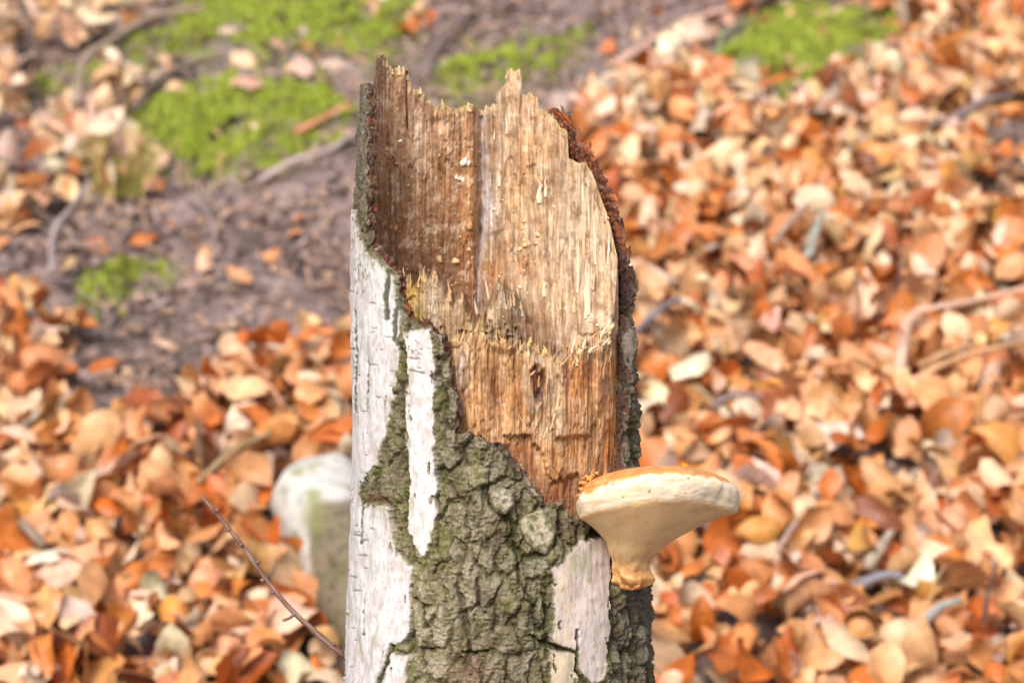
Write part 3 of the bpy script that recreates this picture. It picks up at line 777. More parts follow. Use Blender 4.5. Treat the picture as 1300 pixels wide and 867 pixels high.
FL = [((682, 676), [(-24, 14), (-12, 24), (6, 29), (16, 20), (22, 2), (18, -14), (8, -27), (-4, -22), (-16, -10)], 5, lin(196, 184, 160), lin(116, 120, 76), -0.30, 0.0),
      ((636, 634), [(-15, 10), (-2, 16), (14, 12), (16, -6), (6, -17), (-6, -14), (-13, -4)], 5, lin(192, 184, 166), lin(140, 138, 104), -0.1, 0.1),
      ((604, 605), [(-14, 12), (4, 16), (18, 8), (14, -10), (-6, -14), (-16, -4)], 4, lin(168, 158, 130), lin(128, 128, 84), 0.05, -.1),
      ((697, 704), [(-8, 8), (6, 10), (10, -4), (2, -12), (-8, -6)], 5, lin(170, 158, 124), lin(124, 126, 72), -.2, .15),
      ((646, 766), [(-12, 10), (6, 14), (14, 2), (6, -12), (-10, -10)], 4, lin(150, 142, 112), lin(110, 112, 62), 0, 0),
      ((565, 690), [(-10, 20), (6, 24), (10, 0), (4, -22), (-8, -18)], 4, lin(146, 138, 104), lin(112, 116, 60), 0, .1)]
for k, ((fa, fb_), ol, tkk, c1, c2_, tx, ty) in enumerate(FL):
    p, nrm = bark_at(fa, fb_)
    me = slab_mesh('bark_flake', [(q[0] * U, q[1] * U) for q in ol], tkk * U, c1, c2_, k)
    o = obj('bark_flake', me, M_BARK, bark)
    ang = math.atan2(nrm[0], -nrm[1])
    o.rotation_euler = (tx, ty, ang)
    o.location = Vector(p + nrm * 2.5 * U) - stump.location

# ---- splinters ----
def splinter_mesh(seed):
    r = np.random.default_rng(seed)
    n = 5
    v = []
    for i in range(n):
        t = i / (n - 1); wd = 0.5 * (1 - 0.75 * t ** 2) * (1 + .3 * r.normal() * .5); tk = .35 * (1 - .6 * t)
        ox = .25 * r.normal() * t; oy = -.5 * t * t * r.random()
        for (sx, sy) in ((-1, 0), (0, -1), (1, 0), (0, .6)):
            v.append((ox + sx * wd, oy + sy * tk, t))
    v = np.array(v); f = []
    for i in range(n - 1):
        for j in range(4):
            f.append((i * 4 + j, i * 4 + (j + 1) % 4, (i + 1) * 4 + (j + 1) % 4, (i + 1) * 4 + j))
    f.append((3, 2, 1, 0)); f.append(tuple(range(4 * n - 4, 4 * n)))
    return v, np.array(f)
SPM = {}
def splinter(a, b, ln, wd, tilt, col, lean=0.1, off=1.0):
    """foot at (a, b); ln, wd in survey units; tilt sideways, lean towards the viewer (radians)"""
    p = wood_at(a, b)
    key = (random.randrange(6), col)
    if key not in SPM:
        v, f = splinter_mesh(key[0] + 50)
        v = v * np.array([U, U, U])
        me = make_mesh('splinter', v, f, np.tile(lin(*col) * .85, (len(v), 1)), smooth=False)
        me.materials.append(M_SPLINT); SPM[key] = me
    o = obj('splinter', SPM[key], None, wood)
    o.scale = (wd, wd, ln)
    o.rotation_euler = (lean, tilt, random.uniform(-.4, .4))
    o.location = Vector(p + np.array([0, -off * U, 0])) - stump.location
PALE, CREAM, TAN, AMB, GREY, YEL = (228, 212, 186), (216, 190, 150), (200, 164, 120), (196, 138, 84), (176, 158, 130), (208, 178, 116)
# long white slivers on the right wall
for (a, b, ln, wd, ti_) in ((747, 400, 70, 6, -.06), (744, 404, 44, 5, -.02), (733, 372, 66, 3.5, .03), (768, 340, 60, 3, -.05), (756, 336, 64, 3, -.03), (691, 376, 22, 5, -.05), (712, 392, 14, 4, -.2),
                            (729, 396, 20, 4, .02), (685, 258, 30, 7, -.05), (692, 250, 26, 4, 0), (634, 236, 20, 5, 0), (758, 300, 44, 3, .05), (741, 330, 50, 3, .02), (700, 300, 40, 3, .04),
                            (643, 170, 26, 3, 0), (627, 178, 22, 3, .1), (772, 336, 40, 3, .02), (723, 330, 36, 2.5, .02), (620, 380, 30, 3, -.15), (606, 398, 34, 3.5, -.25)):
    splinter(a, b, ln, wd, ti_, random.choice([PALE, PALE, CREAM]), .04)
# bent over fibres along the break, leaning right
sr = random.Random(3)
for k in range(26):
    a = 698 + 80 * sr.betavariate(1.4, 1.2); b = np.interp(a, T1[:, 0], T1[:, 1]) + sr.gauss(2, 7)
    splinter(a, b, 7 + 17 * sr.random() ** 2, sr.uniform(1.6, 5), sr.gauss(.55, .3), sr.choice([PALE, CREAM, CREAM, TAN, TAN]), sr.uniform(.0, .35), 1)
for k in range(14):
    a = sr.uniform(568, 706); b = np.interp(a, T1[:, 0], T1[:, 1]) + sr.uniform(-2, 8)
    splinter(a, b, sr.uniform(6, 18), sr.uniform(1.5, 5), sr.uniform(-.35, .35), sr.choice([CREAM, TAN, YEL, TAN]), .05, .3)
for k in range(12):
    a = sr.uniform(510, 600); b = np.interp(a, T2[:, 0], T2[:, 1]) + sr.uniform(0, 16)
    splinter(a, b, sr.uniform(8, 22), sr.uniform(2, 5), sr.uniform(-.1, .1), YEL if a < 540 else sr.choice([TAN, GREY, TAN]), .0, .2)
for k in range(8):
    a = sr.uniform(618, 666); b = np.interp(a, T2[:, 0], T2[:, 1]) + sr.uniform(2, 20)
    splinter(a, b, sr.uniform(8, 24), sr.uniform(2, 5), sr.uniform(-.12, .12), sr.choice([GREY, TAN, GREY]), .0, .2)
# slivers left along the standing edge and down the low face
for k in range(26):
    a = sr.uniform(476, 715); b = np.interp(a, TOP[:, 0], TOP[:, 1]) + sr.uniform(3, 12)
    splinter(a, b, sr.uniform(5, 14), sr.uniform(2, 5), sr.uniform(-.1, .1), sr.choice([CREAM, TAN, TAN]), .0, 0.3)
for k in range(12):
    a = sr.uniform(590, 785); b = sr.uniform(455, 590)
    splinter(a, b, sr.uniform(10, 36), sr.uniform(1.6, 3.6), sr.uniform(-.12, .16), sr.choice([TAN, AMB, AMB]), .04, .2)
for (a, b, ln, ti_) in ((706, 520, 26, .25), (702, 534, 30, .3), (698, 545, 36, .35), (712, 505, 22, .2), (674, 476, 11, .9), (690, 556, 26, .35), (668, 545, 24, -.5), (650, 560, 26, .6)):
    splinter(a, b, ln * .8, 2.2, ti_, CREAM, .08, .5)
# crumbs of rotten wood
def lump(seed, n=1):
    r = np.random.default_rng(seed); v = []
    nr, nc = 7, 10
    for i in range(nr):
        ph = math.pi * (i + .001) / (nr - 1 + .002)
        for j in range(nc):
            t = 2 * math.pi * j / nc
            v.append((math.sin(ph) * math.cos(t), math.sin(ph) * math.sin(t) * .7, math.cos(ph) * .8))
    v = np.array(v); v = v * (1 + .6 * fbm(v[:, :1] * 1.7 + seed, v[:, 1:2] * 1.7 + v[:, 2:] * 1.3, 3, seed)[:, :1])
    f = []
    for i in range(nr - 1):
        for j in range(nc):
            f.append((i * nc + j, (i + 1) * nc + j, (i + 1) * nc + (j + 1) % nc, i * nc + (j + 1) % nc))
    return v, np.array(f)
CRM = []
for s_ in range(4):
    v, f = lump(s_ + 5)
    me = make_mesh('wood_crumb', v * U, f, np.tile(lin(*[(232, 214, 196), (214, 178, 138), (196, 150, 104), (236, 226, 214)][s_]) * .85, (len(v), 1)))
    me.materials.append(M_WOOD); CRM.append(me)
spots = [(590, 206, 5, 0), (595, 208, 3.5, 3), (586, 209, 4, 0), (583, 227, 4.5, 0), (587, 229, 3, 3), (579, 226, 3, 0), (507, 180, 4, 0), (491, 190, 3, 1), (595, 317, 4, 1), (502, 290, 4.5, 2), (660, 317, 4, 1), (667, 311, 4, 1), (672, 309, 3, 1), (558, 330, 5, 1), (683, 298, 4, 1), (596, 287, 5, 2), (578, 332, 5, 1)]
for k in range(50): spots.append((sr.uniform(480, 605), sr.uniform(190, 375), sr.uniform(1.0, 2.4), sr.choice([1, 2, 2, 2])))
for k in range(26): spots.append((sr.uniform(615, 775), sr.uniform(230, 420), sr.uniform(1.2, 3), sr.choice([0, 1, 1])))
for (a, b, s_, kk) in spots:
    o = obj('wood_crumb', CRM[kk], None, wood); o.scale = (s_, s_, s_ * sr.uniform(.7, 1.4))
    o.rotation_euler = (sr.uniform(-1, 1), sr.uniform(-3, 3), sr.uniform(-1, 1))
    o.location = Vector(wood_at(a, b)) - stump.location

# ------------------------------------------------------------------ bracket fungus
fung = empty('bracket_fungus', tuple(bark_at(800, 740)[0]))
tag(fung, 'cream bracket fungus with orange crust growing from the right side of the stump', 'fungus')
F0 = np.array(fung.location)
def fpt(a, b, y): return np.array([x_of(a, b, y), y, z_of(b, y)])
yf_ = -0.088
ctr = fpt(831, 612, yf_)
NA, NS = 260, 170
phi = np.linspace(0, 2 * np.pi, NA, endpoint=False)
# sections from the foot up: centre a, b, y, semi-axes (survey units), share of the cap's tilt
SECT = np.array([(800, 749, -0.062, 3, 3, 0), (801, 745, -.063, 17, 15, 0), (803, 737, -.064, 26, 22, 0), (800, 724, -.066, 24.5, 22, .05), (800, 712, -.069, 24, 23, .12), (803, 700, -.073, 32, 30, .25),
                 (810, 686, -.078, 43, 38, .45), (818, 669, -.083, 63, 54, .7), (825, 652, -.087, 84, 71, .9), (829, 643, -.088, 97, 82, 1), (830, 633, -.088, 101, 86, 1), (831, 621, -.088, 103, 88, 1),
                 (831, 611, -.088, 99, 85, 1), (829, 603, -.087, 88, 76, 1), (826, 597, -.085, 68, 58, 1), (824, 594, -.084, 40, 34, 1), (823, 593, -.084, 1, 1, 1)], float)
ks = np.linspace(0, len(SECT) - 1, NS)
def cr(t, arr):                                        # Catmull-Rom through the sections
    i = np.clip(np.floor(t).astype(int), 0, len(arr) - 2); f = (t - i)[:, None]
    p0, p1, p2, p3 = arr[np.clip(i - 1, 0, None)], arr[i], arr[i + 1], arr[np.clip(i + 2, None, len(arr) - 1)]
    return .5 * (2 * p1 + (p2 - p0) * f + (2 * p0 - 5 * p1 + 4 * p2 - p3) * f ** 2 + (3 * p1 - p0 - 3 * p2 + p3) * f ** 3)
S = cr(ks, SECT)
PH, KK = np.meshgrid(phi, ks)
lobes = .965 + .03 * np.sin(3 * PH + 1) + .025 * np.sin(5 * PH + 2.2) + .018 * perlin(PH * 5, KK * .5, 503) * sstep(7, 10, KK) + .02 * perlin(PH * 2.2, KK * .4, 500)
foot = np.clip(1 - KK / 5, 0, 1)
lobes = lobes + foot * (.40 * perlin(PH * 2.1, KK * .9, 501) + .06 * np.sin(4 * PH + KK) + .06 * perlin(PH * 4, KK * 3, 502))
fz_off = 0
rx = S[:, 3][:, None] * U * lobes; ry = S[:, 4][:, None] * U * lobes
lx = rx * np.cos(PH); ly = ry * np.sin(PH)
tilt = S[:, 5][:, None]
fx0 = x_of(S[:, 0], S[:, 1], S[:, 2])[:, None]; fz0 = z_of(S[:, 1], S[:, 2])[:, None]; fy0 = S[:, 2][:, None]
fxx = fx0 + lx; fyy = fy0 + ly
fzz = fz0 + tilt * (lx * 0.075 - ly * 0.20) - tilt * (lx / (104 * U)) ** 2 * 11 * U - tilt * 7 * U * np.clip(lx / (104 * U), 0, 1) ** 3
rimb = np.exp(-((KK - 11) / 2.2) ** 2)
bump = (1.0 * fbm(PH * 6, KK * .9, 3, 505) * rimb + .35 * fbm(PH * 14, KK * 3, 3, 508) * (S[:, 3][:, None] / 103) ** 2) * U
# pits in the rim
fr2 = random.Random(5); pit = np.zeros_like(KK)
for k in range(18):
    p0 = fr2.uniform(np.pi, 2 * np.pi); k0 = fr2.uniform(9.6, 12.3); sz = fr2.uniform(.5, 1.1)
    d2 = ((PH - p0) * 95 / sz) ** 2 + ((KK - k0) * 9 / sz) ** 2
    pit = np.maximum(pit, np.exp(-d2 / 3))
fxx += (bump - 1.5 * U * pit) * np.cos(PH); fyy += (bump - 1.5 * U * pit) * np.sin(PH); fzz += bump * .6
FV = np.stack([fxx, fyy, fzz], -1).reshape(-1, 3)
ii = (np.arange(NS - 1)[:, None] * NA + np.arange(NA)[None, :])
jj = (np.arange(NS - 1)[:, None] * NA + (np.arange(NA)[None, :] + 1) % NA)
FF = np.stack([ii, jj, jj + NA, ii + NA], -1).reshape(-1, 4)
kb = KK + .35 * fbm(PH * 5, KK * .3, 3, 512)
kt = KK + .5 * fbm(PH * 6, KK * .6, 4, 515) + .5 * np.cos(PH + .35) * 0 - .55 * np.sin(PH) * 0 - .7 * sstep(.2, 1, -np.cos(PH))*-1
cap_t = sstep(12.0, 12.5, kt)
rim = sstep(8.9, 9.5, kb) * (1 - cap_t)
pc = np.ones(KK.shape + (3,)) * lin(236, 203, 152)
pc = mixc(pc, lin(242, 210, 160), sstep(5.5, 9, KK) * .7)
pc = mixc(pc, lin(204, 146, 84), sstep(5.6, 2.5, KK + .8 * fbm(PH * 3, KK * .6, 3, 518)) * .85)
pc = mixc(pc, lin(186, 116, 52), sstep(2.6, .6, KK + .8 * fbm(PH * 4, KK, 3, 521)) * .8)
pc = mixc(pc, lin(232, 190, 120), sstep(.9, .2, KK) * .6)
pc = mixc(pc, lin(218, 206, 182), rim)
pc = mixc(pc, lin(232, 206, 158), rim * sstep(.1, .6, fbm(PH * 8, KK * .8, 3, 524)) * .45)
pc = mixc(pc, lin(206, 136, 72), cap_t)
pc = mixc(pc, lin(226, 168, 108), cap_t * sstep(-.2, .5, fbm(PH * 5, KK * 2, 3, 527)) * .7)
stain = fbm(PH * 2.2, KK * 1.3, 4, 530)
pc = mixc(pc, lin(214, 166, 104), sstep(.1, .7, stain) * .35 * (1 - cap_t))
pc = mixc(pc, lin(246, 222, 178), sstep(.1, .7, -stain) * .35 * (1 - cap_t))
pc = mixc(pc, lin(196, 142, 84), .35 * np.exp(-((KK - 8.8) / .25) ** 2) * sstep(-.1, .5, perlin(PH * 5, KK, 533)))
pc = mixc(pc, lin(150, 104, 62), sstep(.58, .75, perlin(PH * 30, KK * 3.5, 536)) * .45 * (1 - rim))
pc = mixc(pc, lin(120, 80, 48), pit * .9)
pc = np.clip(pc * .9, 0, .92).reshape(-1, 3)
cat_f = np.where((cap_t.ravel()[FF] > .5).all(1), 2, np.where((sstep(8.9, 9.5, kb).ravel()[FF] > .5).all(1), 1, 0))
for k, (nm, mt) in enumerate((('pore_surface', M_PORE), ('rim', M_FUNG), ('crust', M_FUNG))):
    v_, f_, c_c = compact(FV, FF[cat_f == k], pc)
    obj(nm, make_mesh(nm, v_ - F0, f_, c_c), mt, fung)
# warty orange collar where it meets the wood
rr_ = random.Random(9)
for (a, b, s_) in ((742, 613, 4), (748, 607, 4.5), (738, 620, 3.5), (752, 603, 3.5), (745, 617, 4), (757, 600, 3), (737, 612, 2.5), (744, 604, 2.5), (735, 628, 3), (750, 612, 4), (741, 606, 2)):
    v, f = lump(rr_.randrange(90)); p = wood_at(a, b) if b < 640 else bark_at(a, b)[0]
    p = p + np.array([0, -5 * U, 0])
    o = obj('collar_wart', make_mesh('collar_wart', v * U * s_, f, np.tile(lin(206, 140, 76) * .9, (len(v), 1))), M_FUNG, fung)
    o.location = Vector(p - F0)
# broken chips of bark along the torn edge
cr_ = random.Random(21); CHM = []
for q, c3 in enumerate(((158, 88, 54), (112, 68, 50), (78, 56, 46), (136, 122, 106), (172, 102, 62), (96, 84, 70))):
    v, f = lump(q + 60); v = v * (1 + .35 * np.sign(fbm(v[:, :1] * 2.3 + q, v[:, 2:] * 2.1, 2, 90 + q)))
    me = make_mesh('bark_chip', v * U, f, np.tile(lin(*c3) * .8, (len(v), 1)), smooth=False); me.materials.append(M_BARK); CHM.append(me)
bv = be[:, 0]; tb = TH.ravel()[bv]
for lo_, hi_, b0_, b1_, num, cols in ((1.45, 2.6, 125, 345, 60, (0, 0, 1, 4, 3, 2)), (1.0, 1.6, 345, 600, 34, (2, 2, 1, 5, 3)), (-1.6, -.9, 110, 330, 34, (2, 1, 2, 5, 3)), (-.9, .6, 330, 640, 40, (1, 2, 0, 5, 3))):
    cand = bv[(tb > lo_) & (tb < hi_) & (bbk.ravel()[bv] > b0_) & (bbk.ravel()[bv] < b1_)]
    if len(cand) == 0: continue
    for k in range(num):
        iv = cand[cr_.randrange(len(cand))]; rg = rings[cr_.choice([0, 1, 2, 4, 6])][iv]
        o = obj('bark_chip', CHM[cr_.choice(cols)], None, bark); z_ = 1.6 + 4.6 * cr_.random() ** 2
        o.scale = (z_ * cr_.uniform(.5, 1), z_ * cr_.uniform(.5, 1), z_ * cr_.uniform(.8, 2.2)); o.rotation_euler = (cr_.uniform(-.6, .6), cr_.uniform(-.6, .6), cr_.uniform(-3, 3))
        o.location = Vector(rg) - stump.location
# scrap of a bud scale on top
v, f = lump(31); v = v * np.array([7, 4, 3.5]) * U
bs = obj('bud_scale', make_mesh('bud_scale', v + np.abs(v) * .2, f, np.tile(lin(206, 150, 40) * .8, (len(v), 1))), M_DEBRIS)
fa5, fb5 = project(FV[:, 0], FV[:, 1], FV[:, 2])
bs.location = FV[np.argmin(np.where(np.abs(fa5 - 872) < 3, fb5, 1e9))]; bs.rotation_euler = (.2, .4, .5)
tag(bs, 'tiny yellow bud scale lying on top of the bracket fungus', 'bud scale')

# ------------------------------------------------------------------ tubes (twigs, roots, log)
def tube(name, pts, radii, nseg=8, col=(0.2, 0.15, 0.12), col2=None, knob=0.12, seed=0, sub=6, flat=None):
    pts = np.array(pts, float); n = len(pts)
    tq = np.linspace(0, n - 1, (n - 1) * sub + 1)
    C = cr(tq, pts); R = np.interp(tq, np.arange(n), radii)
    T = np.gradient(C, axis=0); T /= np.linalg.norm(T, axis=1)[:, None]
    ref = np.array([0.3, 0.9, 0.2]) if flat is None else np.array([0, -.4, .9]); A = np.cross(T, ref); A /= np.linalg.norm(A, axis=1)[:, None]; B = np.cross(T, A) * (1 if flat is None else flat)
    ang = np.linspace(0, 2 * np.pi, nseg, endpoint=False)
    rr = R[:, None] * (1 + knob * perlin(tq[:, None] * 1.9 + seed * 7, ang[None, :] * .6, seed))
    v = C[:, None, :] + rr[..., None] * (np.cos(ang)[None, :, None] * A[:, None, :] + np.sin(ang)[None, :, None] * B[:, None, :])
    m = len(tq)
    i = np.arange(m - 1)[:, None] * nseg + np.arange(nseg)[None, :]; j = np.arange(m - 1)[:, None] * nseg + (np.arange(nseg)[None, :] + 1) % nseg
    f = np.stack([i, j, j + nseg, i + nseg], -1).reshape(-1, 4)
    v = v.reshape(-1, 3)
    # rounded ends
    e0, e1 = C[0] - T[0] * R[0] * .5, C[-1] + T[-1] * R[-1] * .5
    v = np.concatenate([v, [e0, e1]]); k0, k1 = len(v) - 2, len(v) - 1
    jn = np.arange(nseg)
    c0_ = np.stack([np.full(nseg, k0), (jn + 1) % nseg, jn, jn], -1); c1_ = np.stack([np.full(nseg, k1), (m - 1) * nseg + jn, (m - 1) * nseg + (jn + 1) % nseg, (m - 1) * nseg + (jn + 1) % nseg], -1)
    cc = np.tile(np.array(col, float), (len(v), 1))
    if col2 is not None:
        mm = sstep(-.3, .4, perlin(np.arange(len(v)) / nseg * .35, np.arange(len(v)) % nseg * .7, seed + 3))[:, None]
        cc = cc * (1 - mm) + np.array(col2) * mm
    me = make_mesh(name, v, f, cc)
    bmv = [tuple(x) for x in np.concatenate([c0_, c1_])[:, :3]]
    import bmesh
    bm = bmesh.new(); bm.from_mesh(me); bm.verts.ensure_lookup_table()
    for t3 in bmv:
        try: bm.faces.new([bm.verts[int(q)] for q in t3]).smooth = True
        except ValueError: pass
    bm.to_mesh(me); bm.free()
    return me

# thin twig beside the stump
TW = [(255, 629, .02), (290, 670, .02), (313, 700, .02), (345, 745, .02), (372, 776, .02), (404, 805, .02), (438, 833, .025), (475, 866, .07)]
tp = [fpt(a, b, y) for a, b, y in TW]
last = tp[-1]
tp += [last + np.array([.03, .06, -.07]), last + np.array([.045, .12, -.22]), np.array([last[0] + .05, last[1] + .17, ground_z(last[0] + .05, last[1] + .17) - .02])]
tw = empty('thin_twig', tuple(tp[-1]))
tag(tw, 'thin bare brown twig slanting out from behind the left of the stump', 'twig')
TB = np.array(tp[-1])
trad = [1.9, 2.3, 2.5, 2.8, 3.1, 3.4, 3.7, 4, 4.5, 5, 6]
obj('stem', tube('stem', [p - TB for p in tp], [r * 1.12 * U for r in trad], 10, lin(112, 86, 76) * .8, lin(150, 122, 110) * .8, .14, 3), M_TWIG, tw)
obj('side_shoot', tube('side_shoot', [fpt(374, 778, .02) - TB, fpt(368, 784, .015) - TB, fpt(360, 787, .01) - TB], [2.6 * U, 2.0 * U, 2.2 * U], 8, lin(140, 112, 104) * .8, None, .1, 4), M_TWIG, tw)
for (a, b) in ((275, 649), (288, 674), (306, 693), (328, 715), (333, 737), (345, 752), (424, 818)):
    v, f = lump(int(a)); o = obj('bud', make_mesh('bud', v * U * 3.0, f, np.tile(lin(128, 98, 88) * .8, (len(v), 1))), M_TWIG, tw)
    o.location = Vector(fpt(a + sr.uniform(-1, 2), b - 1, .018) - TB)

# fallen birch log behind the stump
g0 = to_ground(398, 655); g1 = to_ground(496, 862)
RL = 0.057
dirl = (g1 - g0); dl = np.linalg.norm(dirl); dirl /= dl
upn = np.array([0, -.35, .93])
NLG, NSG = 130, 90
ax0 = g0 + upn * RL * .75 - dirl * 0.02; ax1 = g1 + upn * RL * .35 + dirl * .25
s_ = np.linspace(0, 1, NLG)[:, None]; an = np.linspace(0, 2 * np.pi, NSG, endpoint=False)[None, :]
side = np.cross(dirl, upn); side /= np.linalg.norm(side); un = np.cross(side, dirl)
ctrl = ax0[None, :] + (ax1 - ax0)[None, :] * s_
lenL = np.linalg.norm(ax1 - ax0)
Sx = s_ * lenL / U; Ax = an * RL / U
rl = RL * (1 - .12 * s_) * (1 + .05 * perlin(Sx / 70, an * 1.0, 601)) * np.clip((s_ * lenL / (0.034 + .016 * np.sin(an + .6) + .008 * perlin(an * 2.2, an * 0, 640))), 0, 1) ** .42
wl = sstep(.015, -.015, s_ - .27 - .08 * np.sin(an + 2.2) - .03 * np.sin(an * 3 + 1) - .02 * np.sin(an * 5))
green = sstep(.1, .5, fbm(Sx / 60, an * 1.6 + 3, 3, 607))
rl = rl + (1 - wl) * U * (3 * fbm(Sx / 14, Ax / 14, 4, 610)) + wl * U * fbm(Sx / 30, Ax / 30, 2, 612)
LV = ctrl[:, None, :] + rl[..., None] * (np.cos(an)[..., None] * side + np.sin(an)[..., None] * un)
lc = np.ones(rl.shape + (3,)) * lin(124, 112, 92)
lc = mixc(lc, lin(92, 92, 58), green * .5)
lc = mixc(lc, lin(70, 60, 50), sstep(.2, .6, fbm(Sx / 22, Ax / 22, 3, 618)) * .6)
lc = mixc(lc, lin(196, 193, 186), wl)
lc = mixc(lc, lin(120, 112, 96), wl * sstep(.35, .6, fbm(Sx / 12, Ax / 40, 3, 622)) * .6)
lc = mixc(lc, lin(140, 142, 98), wl * sstep(.3, .55, fbm(Sx / 80 + 5, an * 1.5, 3, 616)) * .8)
lpa, lpb = project(LV[..., 0], LV[..., 1], LV[..., 2])
lc = mixc(lc, lin(128, 128, 84), np.exp(-(((lpa - 398) / 17) ** 2 + ((lpb - 655) / 24) ** 2) ** 1.5) * (LV[..., 1] < ctrl[:, None, 1]) * .85)
ii = (np.arange(NLG - 1)[:, None] * NSG + np.arange(NSG)[None, :]); jj = (np.arange(NLG - 1)[:, None] * NSG + (np.arange(NSG)[None, :] + 1) % NSG)
LF = np.stack([ii, jj, jj + NSG, ii + NSG], -1).reshape(-1, 4)
log = empty('birch_log', tuple(g0)); tag(log, 'fallen white birch log with green stains lying in the leaves behind the stump', 'log')
LVr = LV.reshape(-1, 3) - g0; lcr = lc.reshape(-1, 3) * .85
whf = (wl.ravel()[LF] > .5).all(1)
for nm, sel, mt in (('white_bark', whf, M_WHITE), ('mossy_bark', ~whf, M_BARK)):
    if sel.any():
        v_, f_, c_c = compact(LVr, LF[sel], lcr); obj(nm, make_mesh(nm, v_, f_, c_c), mt, log)

# ------------------------------------------------------------------ leaves
def leaf_proto(seed):
    r = np.random.default_rng(seed)
    nl, nw = 8, 5
    t = np.linspace(0, 1, nl)[:, None]; u = np.linspace(-1, 1, nw)[None, :]
    wdt = .272 * np.sin(np.pi * np.clip(t, .0, 1) ** .84) ** .95 + .008
    x = u * wdt * (1 + .06 * np.sin(t * 23 + r.random() * 6) * np.abs(u)); y = t - .5 + 0 * u
    fold = r.uniform(-.15, .9); z = fold * np.abs(x) * .6
    curl = r.uniform(-2.4, 2.4); cross = r.uniform(-4.2, 4.2)
    z = z + cross * x * x + .03 * np.sin(t * 9 + u * 2 + r.random() * 6) * np.abs(u) + r.uniform(-.25, .25) * x * (t - .5) * 4
    # bend along the length
    th_ = curl * y; R_ = 1 / curl if abs(curl) > .05 else 1e3
    y2 = np.sin(th_) * R_ - np.sin(th_) * z * 0; z2 = z * np.cos(th_) + (1 - np.cos(th_)) * R_
    y2 = y2 - z * np.sin(th_)
    v = np.stack([x + 0 * y2, y2, z2], -1).reshape(-1, 3)
    v[:, 2] -= v[:, 2].min() * .5 + v[:, 2].max() * .5
    uv = np.stack([u + 0 * t, t + 0 * u], -1).reshape(-1, 2)
    return v, grid_faces(nl, nw), uv
PROTO = [leaf_proto(s) for s in range(26)]
PROTO_ME = []
for v, f, uv in PROTO:
    me = make_mesh('fallen_leaf', v, f, None, True, uv); me.materials.append(M_LEAF); PROTO_ME.append(me)
LEAFC = [('pale beige', (234, 206, 176)), ('pale peach', (234, 194, 156)), ('tan', (218, 156, 104)), ('tan', (208, 142, 88)), ('orange', (204, 122, 58)), ('orange', (194, 106, 44)),
         ('russet', (160, 86, 38)), ('russet', (138, 80, 46)), ('grey-brown', (188, 162, 146)), ('tan', (228, 176, 128)), ('golden', (214, 150, 76))]
LEAFW = np.array([.09, .12, .19, .17, .14, .08, .045, .025, .02, .17, .03]); LEAFW /= LEAFW.sum()
def normal_at(x, y):
    e_ = .03
    dzx = (ground_z(x + e_, y) - ground_z(x - e_, y)) / (2 * e_); dzy = (ground_z(x, y + e_) - ground_z(x, y - e_)) / (2 * e_)
    n = np.stack([-dzx, -dzy, np.ones_like(dzx)], -1); return n / np.linalg.norm(n, axis=-1, keepdims=True)
def frames(n, yaw, tx, ty):
    """rotation matrices: local z along n, turned by yaw, then tipped"""
    ex = np.cross(np.array([0, 1.0, 0]), n); ex /= np.linalg.norm(ex, axis=1)[:, None]; ey = np.cross(n, ex)
    B = np.stack([ex, ey, n], -1)
    cz, sz = np.cos(yaw), np.sin(yaw); cx, sx = np.cos(tx), np.sin(tx); cy, sy = np.cos(ty), np.sin(ty)
    O = np.zeros_like(cz); I = O + 1
    Rz = np.stack([np.stack([cz, -sz, O], -1), np.stack([sz, cz, O], -1), np.stack([O, O, I], -1)], 1)
    Rx = np.stack([np.stack([I, O, O], -1), np.stack([O, cx, -sx], -1), np.stack([O, sx, cx], -1)], 1)
    Ry = np.stack([np.stack([cy, O, sy], -1), np.stack([O, I, O], -1), np.stack([-sy, O, cy], -1)], 1)
    return B @ Rz @ Rx @ Ry
NL = 23000
lx_ = np.concatenate([rng.uniform(-1.25, 1.25, NL), rng.uniform(-2.6, 2.6, 3200)])
ly_ = np.concatenate([rng.uniform(0.85, 3.6, NL), rng.uniform(-3.0, 4.6, 3200)])
lz_ = ground_z(lx_, ly_)
la, lb = project(lx_, ly_, lz_)
dens = np.ones(len(lx_))
zone_bare = np.max(np.stack([poly_sd(la, lb - 8, p) for p in BARE]), 0) + 18 * perlin(la / 40, lb / 30, 700)
zone_moss = np.max(np.stack([np.maximum(poly_sd(la, lb, p), poly_sd(la, lb - 30, p)) for p in MOSS.values()]), 0)
dens = dens * (1 - .97 * sstep(-16, 10, zone_bare))
dens = np.where(zone_moss > -4, dens * .09, dens)
ul = sstep(480, 380, la) * sstep(330, 200, lb); dens = dens * (1 - .62 * ul)
dens = np.where((np.hypot(lx_ + .01, ly_) < .14), 0, dens)
inlog = np.zeros(len(lx_), bool)
for t in np.linspace(0, 1, 30):
    p = ax0 + (ax1 - ax0) * t; inlog |= np.hypot(lx_ - p[0], ly_ - p[1]) < RL * .95
dens = np.where(inlog, 0, dens)
kp = rng.random(len(lx_)) < dens
lx_, ly_, lz_, la, lb, zb_, zm_ = [q[kp] for q in (lx_, ly_, lz_, la, lb, zone_bare, zone_moss)]
n = len(lx_)
layer = rng.random(n); layer = np.where((zb_ > -5) | (zm_ > -5), .08, layer)
size = np.clip(rng.normal(.056, .015, n), .026, .092); size = np.where((zb_ > -5) | (zm_ > -5), size * .8, size)
cls = rng.choice(len(LEAFC), n, p=LEAFW)
